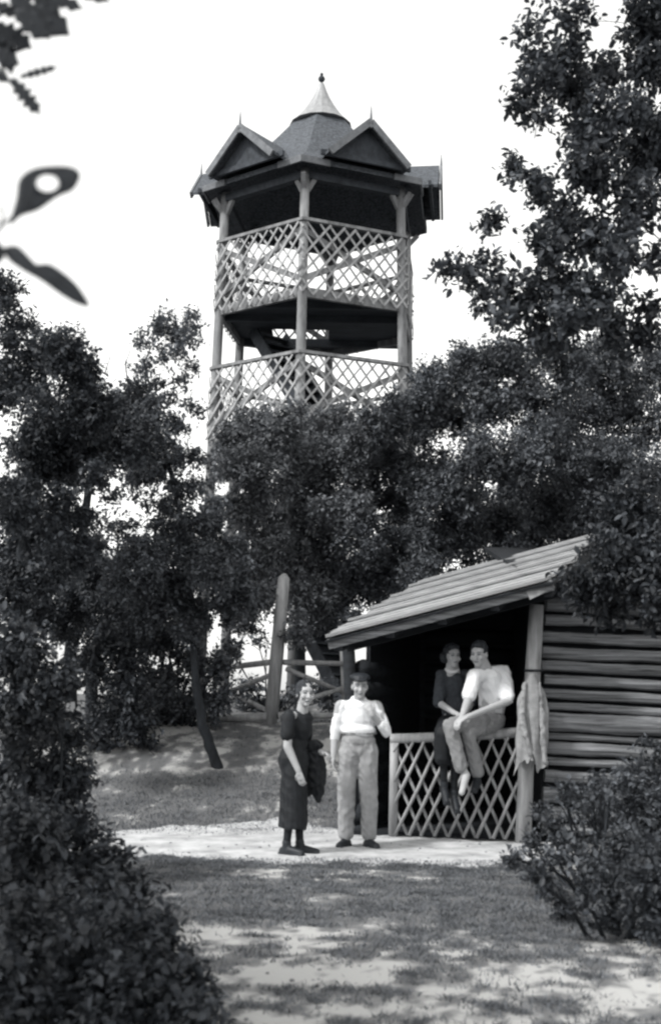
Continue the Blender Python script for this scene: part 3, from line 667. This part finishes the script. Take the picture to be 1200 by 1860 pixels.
def foliage(blobs, leaf, k=4.0, per=9, spray=None, flat=.8, droop=.25, rnd=1.0):
    """blobs: (centre, radius, density) -> leaf centres, directions, normals. Leaves sit in small sprays on twigs"""
    Cs, Ds, Ns, tw = [], [], [], []
    sub = []
    for c, r, dn in blobs:
        sub.append((np.array(c), r * (.85 if dn >= .9 else .7), dn * .8))
        for _ in range(7):
            v = rng.normal(size=3); v /= np.linalg.norm(v); q = rng.uniform(.5, .95)
            sub.append((np.array(c) + v * r * q * np.array([1, 1.1, .9]), r * rng.uniform(.26, .46), dn * rng.uniform(.7, 1.2)))
    for c, r, dn in sub:
        n_leaf = max(6, int(k * dn * math.pi * r * r / (leaf * leaf * .27))); ns = max(2, n_leaf // per)
        u = unit(rng.normal(size=(ns, 3))); rad = rng.random(ns) ** .40
        # lumpy outline
        lump = 1 + .28 * np.sin(u[:, 0] * 5 + c[0] * 3) * np.sin(u[:, 2] * 6 + c[2] * 2 + u[:, 1] * 4) + .16 * rng.normal(size=ns)
        o = u * (rad * lump)[:, None] * r * np.array([1, 1.1, .92])
        pc = np.array(c) + o
        dirn = unit(u * .9 + rng.normal(size=(ns, 3)) * .55 + np.array([0, 0, .25 - droop]))
        sl = (spray or leaf * 3.2) * (0.7 + .6 * rng.random(ns))
        for i in range(ns):
            if i % 3 == 0: tw.append((pc[i] - dirn[i] * sl[i] * .6, pc[i] + dirn[i] * sl[i] * .5))
        t_ = np.tile(np.linspace(-.5, .55, per), ns); ii = np.repeat(np.arange(ns), per); m_ = len(ii)
        side = rng.normal(size=(m_, 3)); side -= dirn[ii] * (side * dirn[ii]).sum(1, keepdims=True); side = unit(side)
        cc = pc[ii] + dirn[ii] * (t_ * sl[ii])[:, None] + side * (leaf * .55)
        dd = unit(dirn[ii] * .6 + side * .9 + rng.normal(size=(m_, 3)) * .3 + np.array([0, 0, -droop]))
        nn = unit(np.array([0, 0, flat]) + u[ii] * .45 + rng.normal(size=(m_, 3)) * .55 * rnd)
        nn = unit(nn - dd * (nn * dd).sum(1, keepdims=True))
        Cs.append(cc); Ds.append(dd); Ns.append(nn)
    return np.concatenate(Cs), np.concatenate(Ds), np.concatenate(Ns), tw
def limb(m, p0, p1, r0, r1, wob=.12, n=6, seg=6):
    p0, p1 = Vector(p0), Vector(p1); L_ = (p1 - p0).length; pts = []
    ph = random.uniform(0, 50)
    for i in range(seg + 1):
        t_ = i / seg; q = p0.lerp(p1, t_); a = math.sin(math.pi * t_) * wob * L_
        pts.append(q + Vector((noise.noise((ph, t_ * 2.2, 0)), noise.noise((ph, t_ * 2.2, 7)), .6 * noise.noise((ph, t_ * 2.2, 13)) + .25)) * a)
    m.tube(pts, [r0 + (r1 - r0) * i / seg for i in range(seg + 1)], n, rough=.06); return pts
def plant(name, label, cat, trunk, blobs, leaf, m, k=4.0, tr=.12, jitter=.35, group=None, parts=('trunk', 'crown'), pointed=False, wf=.55, limbs=True, per=9, droop=.25, flat=.8, extra=(), grow=1.0):
    """trunk: list of (px,py,Y); blobs: (px,py,rpx,Y[,density])"""
    tp = [at(*q) for q in trunk]; g0 = tp[0].copy(); g0.z = gz(g0.x, g0.y) if tp[0].z < gz(g0.x, g0.y) + 1.2 else tp[0].z
    th = thing(name, label, cat, g0, group); B = []
    for q in blobs:
        px, py, r, Y = q[:4]; d = q[4] if len(q) > 4 else 1.0
        Yj = Y + random.uniform(-jitter, jitter); c = at(px, py, Yj); B.append((tuple(c), grow * r * Yj / F, d))
    wood = MB(); pts = [g0 - Vector((0, 0, .15))] + tp[1:]
    dense = []
    for i in range(len(pts) - 1):
        for s_ in range(5): dense.append(pts[i].lerp(pts[i + 1], s_ / 5))
    dense.append(pts[-1]); nd = len(dense)
    for i in range(1, nd - 1): dense[i] = dense[i] + Vector((noise.noise((i * .5, g0.x, 1)), noise.noise((i * .5, g0.y, 4)), 0)) * tr * .7
    for _ in range(2): dense = [dense[0]] + [(dense[i - 1] + dense[i] * 2 + dense[i + 1]) / 4 for i in range(1, nd - 1)] + [dense[-1]]
    rad = [tr * (1.25 if i == 0 else 1) * (1 - .72 * i / (nd - 1)) for i in range(nd)]
    wood.tube(dense, rad, 9, rough=.09)
    nodes = [(dense[i], rad[i] * .6) for i in range(nd // 3, nd)]
    for c, r, d in sorted(B, key=lambda q: min((p_ - Vector(q[0])).length for p_, _ in nodes)):
        c = Vector(c); p0, r0 = min(nodes, key=lambda q: (q[0] - c).length + .5 * max(0, q[0].z - c.z)); ln = (p0 - c).length
        r0 = min(r0, .010 + .009 * ln); pl = limb(wood, p0, c, r0, r0 * .5, seg=6, n=5)
        nodes += [(pl[3], r0 * .7), (pl[5], r0 * .55)]
        for q in range(4):
            e_ = c + Vector((random.uniform(-1, 1), random.uniform(-1, 1), random.uniform(-.6, 1))).normalized() * r * .85
            limb(wood, pl[random.choice((3, 4, 5))], e_, r0 * .35, .003, seg=4, n=4)
    for e_ in extra: wood.tube([at(*q) for q in e_[0]], e_[1], 5)
    C, D, N, tw = foliage(B, leaf, k * .74, per=per, droop=droop, flat=flat)
    for a, b_ in tw[::2]: wood.tube([a, b_], [.0045, .002], 3, cap=False)
    wood.build(parts[0], M_bark, th, True)
    Ls = leaf * (.5 + 1.0 * rng.random(len(C)) ** 1.5)
    me = leaf_mesh(parts[1], C, D, N, Ls, wf, g0, pointed); mesh_obj(parts[1], me, m, th)
    return th
NLEAF = 0
def Bl(Y, *t): return [(q[0], q[1], q[2], Y) + tuple(q[3:]) for q in t]

# tall tree at the right edge, leafy branches against the sky and over the hut roof
plant('leafy_tree', 'tall tree at the right edge, big leaves spread against the white sky', 'tree',
      [(1360, 1560, 10.6), (1340, 1100, 10.6), (1310, 700, 10.7), (1270, 380, 10.8), (1230, 150, 10.8), (1180, -60, 10.8)],
      Bl(10.7, (1035, 22, 36, .8), (955, 55, 24, .7), (965, 110, 30, .9), (985, 150, 34), (1025, 105, 38), (1055, 175, 42), (1095, 130, 34), (1168, 50, 40), (1185, 120, 50), (1190, 10, 40), (1125, 195, 44), (940, 188, 22), (975, 208, 20),
         (1075, 245, 44), (1150, 280, 58), (1095, 320, 48), (1170, 370, 46), (1045, 290, 24), (930, 300, 14, .6), (962, 318, 16, .7), (985, 352, 26), (1015, 395, 42), (1070, 425, 46), (1115, 470, 40), (990, 445, 32), (893, 402, 9, .6),
         (820, 488, 18, .6), (845, 500, 22, .7), (885, 478, 24, .7), (920, 515, 32, .8), (870, 540, 24, .7), (905, 575, 22, .8), (960, 555, 36), (1010, 520, 52), (1060, 565, 58), (1115, 590, 36, .8), (1000, 612, 44), (1180, 555, 22, .6), (1165, 620, 36), (1190, 470, 20, .7), (1195, 230, 40), (1140, 430, 25, .6)),
      .078, M_leaf_near, k=5.2, tr=.16, pointed=True, wf=.5, jitter=.5, droop=.15, flat=.5, grow=1.2)
plant('leafy_tree', 'low-hanging dark tree over the right end of the hut roof', 'tree',
      [(1360, 1560, 10.2), (1340, 1250, 10.3), (1280, 1060, 10.4), (1200, 1000, 10.5)],
      Bl(10.6, (1085, 1060, 42), (1140, 1045, 55), (1195, 1000, 60), (1125, 965, 42), (1055, 1092, 22, .8), (1105, 1108, 30), (1180, 1085, 45), (1105, 1010, 40), (1160, 920, 40), (1040, 1050, 18, .7), (1190, 1120, 24), (1120, 920, 28)),
      .065, M_leaf_dark, k=5.0, tr=.09, pointed=True, wf=.5, grow=1.15)
# trees behind the hut
plant('leafy_tree', 'broad dense tree rising behind the hut roof, right of the tower', 'tree',
      [(1090, 1300, 17.6), (1080, 1100, 17.6), (1050, 900, 17.6), (1010, 720, 17.6)],
      Bl(17.2, (800, 690, 40), (850, 665, 38), (905, 655, 44), (965, 655, 44), (1030, 660, 50), (1100, 660, 50), (1175, 675, 55), (780, 730, 40), (830, 745, 55), (905, 735, 62), (990, 735, 66), (1080, 745, 72), (1170, 765, 66), (880, 820, 66), (970, 825, 70), (1060, 845, 75), (1150, 860, 75), (1000, 920, 55), (1080, 930, 60), (1180, 950, 60), (960, 980, 30), (900, 950, 46), (860, 985, 30), (935, 1000, 26), (830, 955, 36)),
      .062, M_leaf_mid, k=6.5, tr=.17, jitter=1.1, grow=1.15)
plant('leafy_tree', 'rounded tree between the tower foot and the hut roof', 'tree',
      [(800, 1330, 18.4), (790, 1150, 18.4), (770, 980, 18.4), (740, 820, 18.4)],
      Bl(18.0, (765, 700, 30, .8), (730, 745, 38), (690, 775, 38), (760, 775, 45), (700, 840, 55), (770, 850, 55), (660, 900, 50), (740, 900, 45), (815, 900, 55), (650, 990, 50), (720, 990, 50), (790, 970, 50), (850, 960, 40), (640, 1060, 45), (700, 1055, 45), (760, 1040, 40), (600, 1110, 30), (640, 1130, 24)),
      .058, M_leaf_mid, k=6.5, tr=.13, jitter=1.1, grow=1.2)
plant('leafy_tree', 'pale-leaved tree in front of the tower, hiding its lower storeys', 'tree',
      [(548, 1262, 18.2), (546, 1120, 18.2), (540, 960, 18.2), (520, 830, 18.2)],
      Bl(17.8, (430, 795, 34), (470, 775, 36), (520, 775, 40), (570, 785, 42), (620, 775, 40), (660, 790, 34), (400, 840, 30), (450, 850, 48), (525, 855, 55), (600, 850, 55), (440, 920, 45), (500, 935, 52), (570, 930, 55), (630, 930, 50), (470, 1010, 52), (540, 1010, 52), (600, 1010, 45), (560, 1080, 42), (490, 1070, 36), (610, 1070, 36), (570, 1130, 26), (470, 1095, 34), (445, 1130, 24), (540, 1150, 22)) + [(515, 1118, 15, 16.6, .8), (540, 1120, 14, 16.6, .7)],
      .058, M_leaf_pale, k=6.5, tr=.10, jitter=1.1, grow=1.2)
plant('leafy_tree', 'dim tree far back, showing in the gap above the hut roof', 'tree',
      [(930, 1330, 23), (930, 1150, 23), (940, 980, 23), (950, 860, 23)],
      Bl(23, (870, 930, 56), (950, 950, 56), (1030, 960, 56), (800, 1000, 46), (890, 1020, 40), (960, 870, 56), (1040, 880, 56), (1130, 960, 60), (760, 1060, 40), (840, 1070, 40), (690, 1080, 30)),
      .075, M_leaf_dark, k=5.0, tr=.14, jitter=.8, grow=1.2)
# left
plant('leafy_tree', 'big dark tree filling the left edge, highest crown on the left', 'tree',
      [(30, 1400, 14.6), (40, 1150, 14.6), (60, 900, 14.6), (80, 680, 14.6)],
      Bl(14.4, (15, 535, 34, .7), (35, 580, 34, .8), (60, 640, 50), (118, 640, 42), (150, 690, 38), (20, 700, 55), (95, 735, 60), (165, 745, 44), (60, 810, 55), (140, 815, 50), (195, 790, 34), (85, 850, 40), (30, 920, 45), (75, 960, 50), (20, 1010, 50), (110, 960, 30, .8), (90, 1030, 48), (15, 1080, 40), (150, 940, 22), (105, 905, 24), (180, 860, 26), (140, 1010, 34)),
      .062, M_leaf_dark, k=6.5, tr=.16, jitter=.9, grow=1.25)
plant('leafy_tree', 'crooked thin-topped tree left of the tower with sparse upper twigs', 'tree',
      [(404, 1398, 15.2), (385, 1368, 15.2), (370, 1325, 15.2), (357, 1265, 15.25), (351, 1190, 15.4), (350, 1110, 15.8), (335, 950, 16.3), (290, 790, 16.4), (272, 720, 16.3)],
      Bl(15.6, (235, 745, 38), (272, 790, 44), (225, 825, 40), (300, 835, 32), (250, 705, 20, .8), (285, 695, 16, .7), (315, 605, 26, .7), (285, 598, 18, .6), (345, 590, 18, .6), (325, 640, 16, .6), (350, 665, 12, .6), (330, 690, 14, .6), (260, 620, 18, .5), (300, 650, 18, .6), (345, 620, 18, .6), (272, 662, 14, .5), (302, 575, 16, .5), (350, 570, 11, .5), (312, 725, 16, .6), (250, 672, 13, .5), (360, 745, 12, .5), (340, 735, 12, .5), (325, 775, 20, .6), (345, 830, 20, .7), (290, 870, 18, .7), (345, 900, 28, .7), (305, 955, 36, .9), (365, 960, 34), (240, 1045, 48), (325, 1040, 52), (400, 1045, 46), (285, 1100, 44), (355, 1105, 30), (430, 1090, 36), (395, 920, 22, .8), (415, 1000, 34), (320, 880, 20, .8), (255, 850, 30), (130, 905, 22, .45), (200, 900, 26, .4), (270, 905, 24, .35), (175, 955, 24, .5), (230, 950, 20, .4), (320, 930, 24, .5), (370, 880, 18, .5), (200, 770, 30), (270, 740, 26), (330, 990, 40), (260, 1000, 36), (345, 1150, 26)),
      .058, M_leaf_mid, k=6.0, tr=.075, jitter=.8, grow=1.25,
      extra=(([(235, 720, 15.7), (228, 660, 15.7), (236, 640, 15.7), (232, 620, 15.7)], [.012, .008, .005, .002]), ([(275, 710, 15.7), (262, 660, 15.7), (275, 630, 15.7), (300, 605, 15.7)], [.014, .01, .008, .004]), ([(190, 680, 15.7), (200, 650, 15.7), (192, 630, 15.7)], [.008, .005, .002])))
plant('leafy_tree', 'dark bent tree behind the left bushes, trunk curving to the right', 'tree',
      [(168, 1400, 16.4), (164, 1250, 16.4), (178, 1160, 16.4), (205, 1090, 16.5), (215, 1000, 16.6)],
      Bl(16.6, (150, 1080, 44), (190, 1040, 40), (220, 1090, 40), (120, 1120, 38), (170, 990, 24, .8), (250, 1130, 34), (60, 1110, 40), (215, 960, 18, .6)),
      .06, M_leaf_dark, k=6.0, tr=.10, jitter=.7, grow=1.25)
plant('leafy_tree', 'full dark tree standing far back at the left, behind the crooked one', 'tree',
      [(120, 1330, 21.5), (130, 1150, 21.5), (150, 950, 21.5), (190, 760, 21.5)],
      Bl(21.5, (215, 745, 42), (180, 800, 46), (240, 830, 36), (130, 860, 30), (60, 880, 40), (160, 1000, 34), (250, 1000, 34), (110, 1060, 50), (190, 1070, 50), (290, 1060, 48), (390, 1030, 40), (330, 1110, 44), (60, 1000, 46), (420, 1100, 34), (240, 1140, 44), (150, 1140, 44)),
      .07, M_leaf_dark, k=6.0, tr=.15, jitter=.8, grow=1.2)
# undergrowth on the bank
def shrub(label, Y, blobs, leaf, m, k=5.0, pointed=False, group=None, jit=.4, wf=.55, root=None):
    bx = sum(b_[0] for b_ in blobs) / len(blobs); c = at(bx, 1300, Y); z = gz(c.x, Y)
    th = thing('shrub', label, 'shrub', (c.x, Y, z), group); g0 = Vector((c.x, Y, z)); B = []
    wood = MB()
    for q in blobs:
        Yj = Y + random.uniform(-jit, jit) + (q[4] if len(q) > 4 else 0); p_ = at(q[0], q[1], Yj); r = q[2] * Yj / F; d = q[3] if len(q) > 3 else 1
        p_.z = max(p_.z, gz(p_.x, p_.y) + r * .55); B.append((tuple(p_), r, d))
        f0 = Vector((c.x + (p_.x - c.x) * .25, Y + (p_.y - Y) * .25, 0)); f0.z = gz(f0.x, f0.y) - .05
        pl = limb(wood, f0, p_, .018, .007, n=5)
        for _ in range(4): limb(wood, pl[random.choice((3, 4, 5))], p_ + Vector((random.uniform(-1, 1), random.uniform(-1, 1), random.uniform(-.5, 1))).normalized() * r * .9, .006, .002, n=4, seg=4)
    C, D, N, tw = foliage(B, leaf, k * .62)
    ok = np.array([C[i, 2] > gz(C[i, 0], C[i, 1]) + .01 for i in range(len(C))]) if len(C) < 200000 else np.ones(len(C), bool)
    C, D, N = C[ok], D[ok], N[ok]
    eC, eD, eN = [], [], []
    for p_, r, d in B:                               # long leafy shoots that break the outline
        for _ in range(4):
            v = Vector((random.gauss(0, .7), random.gauss(0, .6), random.uniform(.1, 1.3))).normalized(); a0 = Vector(p_) + v * r * .5; ln = r * random.uniform(.5, 1.1)
            a1 = a0 + v * ln + Vector((random.gauss(0, .15), random.gauss(0, .15), -.08)) * ln; limb(wood, a0, a1, .004, .0015, n=4, seg=4)
            for q in range(int(ln / (leaf * .45))):
                t_ = (q + .5) / max(1, int(ln / (leaf * .45))); sd = Vector((random.gauss(0, 1), random.gauss(0, 1), random.gauss(0, .5))).normalized()
                dd = (v * .6 + sd).normalized(); nn = (Vector((0, 0, 1)) + sd * .4); nn = (nn - dd * nn.dot(dd)).normalized(); eC.append(a0.lerp(a1, t_) + dd * leaf * .5); eD.append(dd); eN.append(nn)
    if eC: C = np.concatenate([C, np.array(eC)]); D = np.concatenate([D, np.array(eD)]); N = np.concatenate([N, np.array(eN)])
    for a, b_ in tw[::2]: wood.tube([a, b_], [.004, .002], 3, cap=False)
    wood.build('stems', M_bark, th, True)
    me = leaf_mesh('leaves', C, D, N, leaf * (.45 + 1.2 * rng.random(len(C)) ** 1.6), wf, g0, pointed); mesh_obj('leaves', me, m, th)
    return th
shrub('dense dark undergrowth bush on the bank behind the crooked trunk', 16.8, [(290, 1180, 46), (345, 1200, 40), (395, 1215, 36), (300, 1250, 50), (360, 1265, 42), (410, 1270, 30), (330, 1310, 40), (290, 1330, 36), (385, 1295, 24), (420, 1180, 26, .7), (255, 1170, 44), (310, 1150, 36), (250, 1230, 44), (240, 1300, 36)], .065, M_leaf_mid)
shrub('rounded undergrowth bush left of the sandy bank', 15.9, [(215, 1180, 50), (170, 1220, 45), (230, 1250, 50), (190, 1300, 50), (250, 1310, 40), (170, 1350, 40), (225, 1350, 34), (195, 1385, 22), (270, 1355, 20)], .07, M_leaf_dark)
shrub('loose bush behind the rail fence with sky showing through', 20.0, [(450, 1245, 26, .7), (430, 1180, 24, .6), (470, 1160, 22, .5), (590, 1270, 30, .7), (560, 1250, 18, .6), (460, 1280, 30), (520, 1270, 24)], .07, M_leaf_mid)
# foreground left
shrub('tall dark bush at the left edge, level with the two standing people', 9.6, [(40, 1170, 62), (105, 1240, 50), (30, 1290, 70), (100, 1330, 60), (125, 1400, 46), (50, 1410, 70), (120, 1460, 46), (60, 1500, 60), (150, 1500, 26, .8), (20, 1200, 50)], .055, M_leaf_dark, pointed=True)
shrub('leafy bush in the middle of the left foreground thicket', 7.6, [(60, 1520, 80), (140, 1545, 60), (195, 1580, 50), (230, 1625, 46), (80, 1620, 80), (170, 1650, 70), (20, 1560, 70), (245, 1670, 36)], .05, M_leaf_dark, pointed=True)
shrub('nearest dark bush in the bottom left corner', 5.9, [(60, 1700, 100), (170, 1710, 90), (260, 1725, 70), (110, 1800, 100), (230, 1800, 90), (310, 1780, 60), (330, 1840, 60), (30, 1820, 90), (200, 1860, 80), (290, 1690, 34, .7), (360, 1850, 34, .8)], .045, M_leaf_dark, pointed=True)
# foreground right
shrub('leafy bush in front of the log wall', 9.7, [(1010, 1505, 36, .7), (1080, 1480, 50, .8), (1160, 1470, 60), (1050, 1550, 46, .8), (1130, 1550, 60), (965, 1535, 24, .6), (1000, 1570, 30, .7), (1195, 1520, 64), (1040, 1450, 26, .6), (1110, 1430, 32, .7), (935, 1558, 18, .5), (960, 1590, 22, .5), (1180, 1420, 36, .7), (1150, 1400, 28, .5), (1190, 1375, 36, .5), (1080, 1425, 26, .5), (985, 1480, 22, .5), (1025, 1440, 20, .5), (1060, 1600, 30, .6)], .045, M_leaf_mid, k=4.2, pointed=True, jit=.6)
shrub('nearest bush at the right edge of the trodden ground', 8.1, [(1110, 1610, 46, .8), (1170, 1590, 60), (1195, 1650, 60), (1130, 1660, 42, .7), (1060, 1630, 28, .6), (1180, 1700, 40, .7), (1000, 1630, 22, .4), (1030, 1670, 24, .45), (1090, 1705, 30, .5), (1150, 1735, 32, .5), (1195, 1760, 36, .5), (980, 1600, 18, .4)], .04, M_leaf_dark, k=4.2, pointed=True, jit=.6)

# ------------------------------------------------------------------ grass
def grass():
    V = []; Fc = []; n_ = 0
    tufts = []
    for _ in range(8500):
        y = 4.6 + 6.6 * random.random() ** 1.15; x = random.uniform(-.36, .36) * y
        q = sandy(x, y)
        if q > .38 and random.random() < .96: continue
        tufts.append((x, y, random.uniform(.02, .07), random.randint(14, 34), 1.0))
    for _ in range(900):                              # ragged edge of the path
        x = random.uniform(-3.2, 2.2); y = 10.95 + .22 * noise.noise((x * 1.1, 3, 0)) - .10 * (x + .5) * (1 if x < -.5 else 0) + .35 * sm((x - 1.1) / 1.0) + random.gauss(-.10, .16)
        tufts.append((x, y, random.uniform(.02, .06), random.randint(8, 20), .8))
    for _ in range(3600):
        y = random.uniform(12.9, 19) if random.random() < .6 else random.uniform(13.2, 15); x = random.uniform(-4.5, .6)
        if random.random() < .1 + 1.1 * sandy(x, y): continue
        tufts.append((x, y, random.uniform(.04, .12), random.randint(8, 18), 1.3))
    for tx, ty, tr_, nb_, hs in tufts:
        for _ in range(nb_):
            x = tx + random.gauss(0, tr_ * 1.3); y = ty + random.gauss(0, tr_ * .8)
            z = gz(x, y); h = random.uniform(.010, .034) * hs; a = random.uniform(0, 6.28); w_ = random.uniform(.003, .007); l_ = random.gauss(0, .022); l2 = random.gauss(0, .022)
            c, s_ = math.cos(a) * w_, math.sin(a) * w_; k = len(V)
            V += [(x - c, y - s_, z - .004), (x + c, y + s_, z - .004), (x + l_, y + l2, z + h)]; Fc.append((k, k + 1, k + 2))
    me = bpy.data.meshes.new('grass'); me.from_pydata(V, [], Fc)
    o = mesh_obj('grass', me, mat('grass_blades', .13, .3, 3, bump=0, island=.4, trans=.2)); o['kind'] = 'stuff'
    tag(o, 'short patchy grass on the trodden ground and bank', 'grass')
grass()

def pebbles():
    m = MB()
    for _ in range(420):
        y = random.uniform(5, 13.4); x = random.uniform(-.30, .28) * y + .2; r = random.uniform(.005, .014) * (1 if y < 10 else 1.2)
        m.ell((x, y, gz(x, y) + r * .2 + (.012 if y > 11 else 0)), (r * random.uniform(.8, 1.5), r, r * .6), Matrix.Rotation(random.uniform(0, 3), 3, 'Z'), 6, 4)
    o = m.build('pebbles', mat('pebble', .18, .3, 20, island=.4)); o['kind'] = 'stuff'; tag(o, 'small pebbles strewn over the trodden ground', 'pebbles')
pebbles()
# ------------------------------------------------------------------ near leaves hanging into the top left
M_nleaf = mat('near_leaf', .03, .3, 40, bump=.2, rough=.5, trans=.10)
def leaf_obj(outline, Y, parent, hole=None, bend=.01, name='leaf'):
    """outline: pixel polygon (smooth closed); real curved blade 1 mm thick"""
    cx = sum(p_[0] for p_ in outline) / len(outline); cy = sum(p_[1] for p_ in outline) / len(outline)
    def W(px, py, dz=0): return at(px, py, Y + bend * math.sin((px - cx) / 45) + dz + .12 * ((py - cy) / F) * Y)
    def cat(pts, m_=5):
        o_ = []; n_ = len(pts)
        for i in range(n_):
            p0, p1, p2, p3 = pts[i - 1], pts[i], pts[(i + 1) % n_], pts[(i + 2) % n_]
            for s_ in range(m_):
                t_ = s_ / m_; o_.append(tuple(.5 * (2 * p1[a] + (p2[a] - p0[a]) * t_ + (2 * p0[a] - 5 * p1[a] + 4 * p2[a] - p3[a]) * t_ * t_ + (3 * p1[a] - p0[a] - 3 * p2[a] + p3[a]) * t_ ** 3) for a in (0, 1)))
        return o_
    O = cat(outline); n_ = len(O)
    I = [(hole[0] + hole[2] * math.cos(math.atan2(p_[1] - hole[1], p_[0] - hole[0])), hole[1] + hole[3] * math.sin(math.atan2(p_[1] - hole[1], p_[0] - hole[0]))) for p_ in O] if hole else [(cx + (p_[0] - cx) * .05, cy + (p_[1] - cy) * .05) for p_ in O]
    m = MB(); vs_ = []; fs = []; rings = 4
    for side in (0, .0012):
        for q in range(rings + 1):
            for i in range(n_): vs_.append(W(O[i][0] + (I[i][0] - O[i][0]) * q / rings, O[i][1] + (I[i][1] - O[i][1]) * q / rings, side))
    tot = n_ * (rings + 1)
    for q in range(rings):
        for i in range(n_):
            a, b_ = q * n_ + i, q * n_ + (i + 1) % n_; fs.append((a, b_, b_ + n_, a + n_)); fs.append((tot + a + n_, tot + b_ + n_, tot + b_, tot + a))
    for q in (0, rings):
        for i in range(n_):
            a, b_ = q * n_ + i, q * n_ + (i + 1) % n_; fs.append((a, tot + a, tot + b_, b_))
    if not hole: fs.append(tuple(rings * n_ + i for i in range(n_))); fs.append(tuple(tot + rings * n_ + i for i in reversed(range(n_))))
    m.add(vs_, fs); return m.build(name, M_nleaf, parent, True)
YN = 2.2
br = thing('leafy_twig', 'dark out-of-focus twig close by, one leaf with a hole eaten through', 'twig', at(-40, 470, YN))
tw_ = MB(); tw_.tube([at(-60, 520, YN), at(-20, 440, YN), at(2, 412, YN), at(20, 395, YN)], [.005, .004, .0035, .002], 6); tw_.tube([at(2, 412, YN), at(8, 380, YN), at(-20, 372, YN)], [.003, .002, .002], 6); tw_.tube([at(-20, 440, YN), at(15, 455, YN)], [.004, .002], 6); tw_.build('stem', M_bark, br, True)
leaf_obj([(18, 408), (30, 360), (36, 325), (62, 306), (105, 301), (135, 305), (146, 320), (133, 345), (105, 358), (70, 382), (40, 392)], YN, br, hole=(87, 333, 20, 15))
leaf_obj([(8, 450), (35, 448), (62, 478), (92, 480), (128, 505), (150, 530), (163, 556), (140, 552), (110, 535), (75, 510), (40, 490), (14, 470)], YN + .03, br)
for pts_ in ([(22, 402), (52, 368), (62, 340)], [(110, 345), (128, 330), (142, 319)], [(16, 458), (60, 488), (110, 515), (160, 554)]):
    MB().tube([at(x, y, YN - .004) for x, y in pts_], [.0012] * (len(pts_) - 1) + [.0006], 5).build('midrib', M_nleaf, br, True)
leaf_obj([(-60, 440), (-30, 420), (0, 440), (8, 470), (-20, 480), (-50, 470)], YN + .05, br)
YO = 3.0
br2 = thing('overhanging_tree', 'near tree whose dark lobed leaves hang into the top left corner', 'tree', (-3.9, 2.6, gz(-3.9, 2.6)))
tk = MB(); tk.tube([(-3.9, 2.6, -.2), (-3.85, 2.65, 1.5), (-3.95, 2.7, 3.0), (-3.8, 2.8, 4.6), (-3.9, 3.0, 6.0)], [.2, .17, .15, .11, .05], 9, rough=.06)
OB = [(Vector(c), r, 1.0) for c, r in (((-5.4, 3.8, 4.6), 1.1), ((-5.0, 5.6, 4.6), .9), ((-4.6, 1.8, 6.0), 1.1), ((-5.6, 1.8, 5.4), 1.2), ((-5.2, 3.0, 6.4), 1.0), ((-5.8, 5.0, 3.6), .9), ((-6.2, 3.0, 3.6), .9), ((-4.6, 1.0, 4.4), .9), ((-4.4, 4.0, 4.2), .6))]
for c, r, _ in OB: limb(tk, (-3.9, 2.8, min(5.6, c.z - .5)), c, .06, .02)
limb(tk, (-3.85, 2.7, 3.4), at(-80, 70, YO), .03, .008, wob=.06)
tk.build('trunk', M_bark, br2, True)
C, D, N, _t = foliage([(tuple(c), r, d) for c, r, d in OB], .10, 1.6)
mesh_obj('crown', leaf_mesh('crown', C, D, N, .10 * (.6 + .8 * rng.random(len(C))), .55, wloc(br2), True), M_leaf_near, br2)
t3 = MB(); t3.tube([at(-80, 70, YO), at(0, 26, YO), at(60, -10, YO), at(150, -50, YO)], [.008, .006, .005, .003], 6); t3.tube([at(-60, 60, YO), at(0, 110, YO), at(14, 142, YO), at(30, 160, YO)], [.006, .005, .003, .002], 6); t3.tube([at(40, 0, YO), at(60, 20, YO)], [.003, .002], 5); t3.build('stem', M_bark, br2, True)
def lobed(bx, by, tx, ty, wd, teeth=4, amp=.3):
    d = np.array([tx - bx, ty - by], float); L_ = np.hypot(*d); d /= L_; s_ = np.array([-d[1], d[0]]); o_ = []
    K = teeth * 2 + 1
    for sg in (1, -1):
        row = []
        for i in range(K + 1):
            t_ = i / K; wv_ = wd * math.sin(math.pi * (t_ * .92 + .04)) ** .7 * (1 + amp * (1 if i % 2 else -1)); p_ = np.array([bx, by]) + d * L_ * t_ + s_ * sg * wv_ * (.97 if 0 < i < K else .2); row.append(tuple(p_))
        o_ += row if sg == 1 else row[::-1]
    return o_
for q in ((60, 12, 126, 64, 22, 3, .18), (28, 18, 92, 70, 20, 3, .2), (90, -8, 150, 16, 12, 3, .25), (20, -10, 70, 35, 18, 3, .2), (130, -20, 200, 2, 10, 3, .2), (-10, 45, 58, 88, 20, 4, .28), (8, 62, 22, 135, 16, 3, .25), (-12, 92, 36, 118, 14, 3, .25), (-20, 60, 14, 100, 18, 3, .2),
          (36, 140, 106, 121, 7, 5, .4), (20, 142, 74, 208, 13, 5, .38), (-20, 120, 16, 150, 10, 3, .2), (55, -20, 110, 30, 18, 3, .2), (-15, 5, 35, 28, 12, 3, .2)):
    leaf_obj(lobed(*q), YO + random.uniform(-.06, .06), br2, bend=.015)
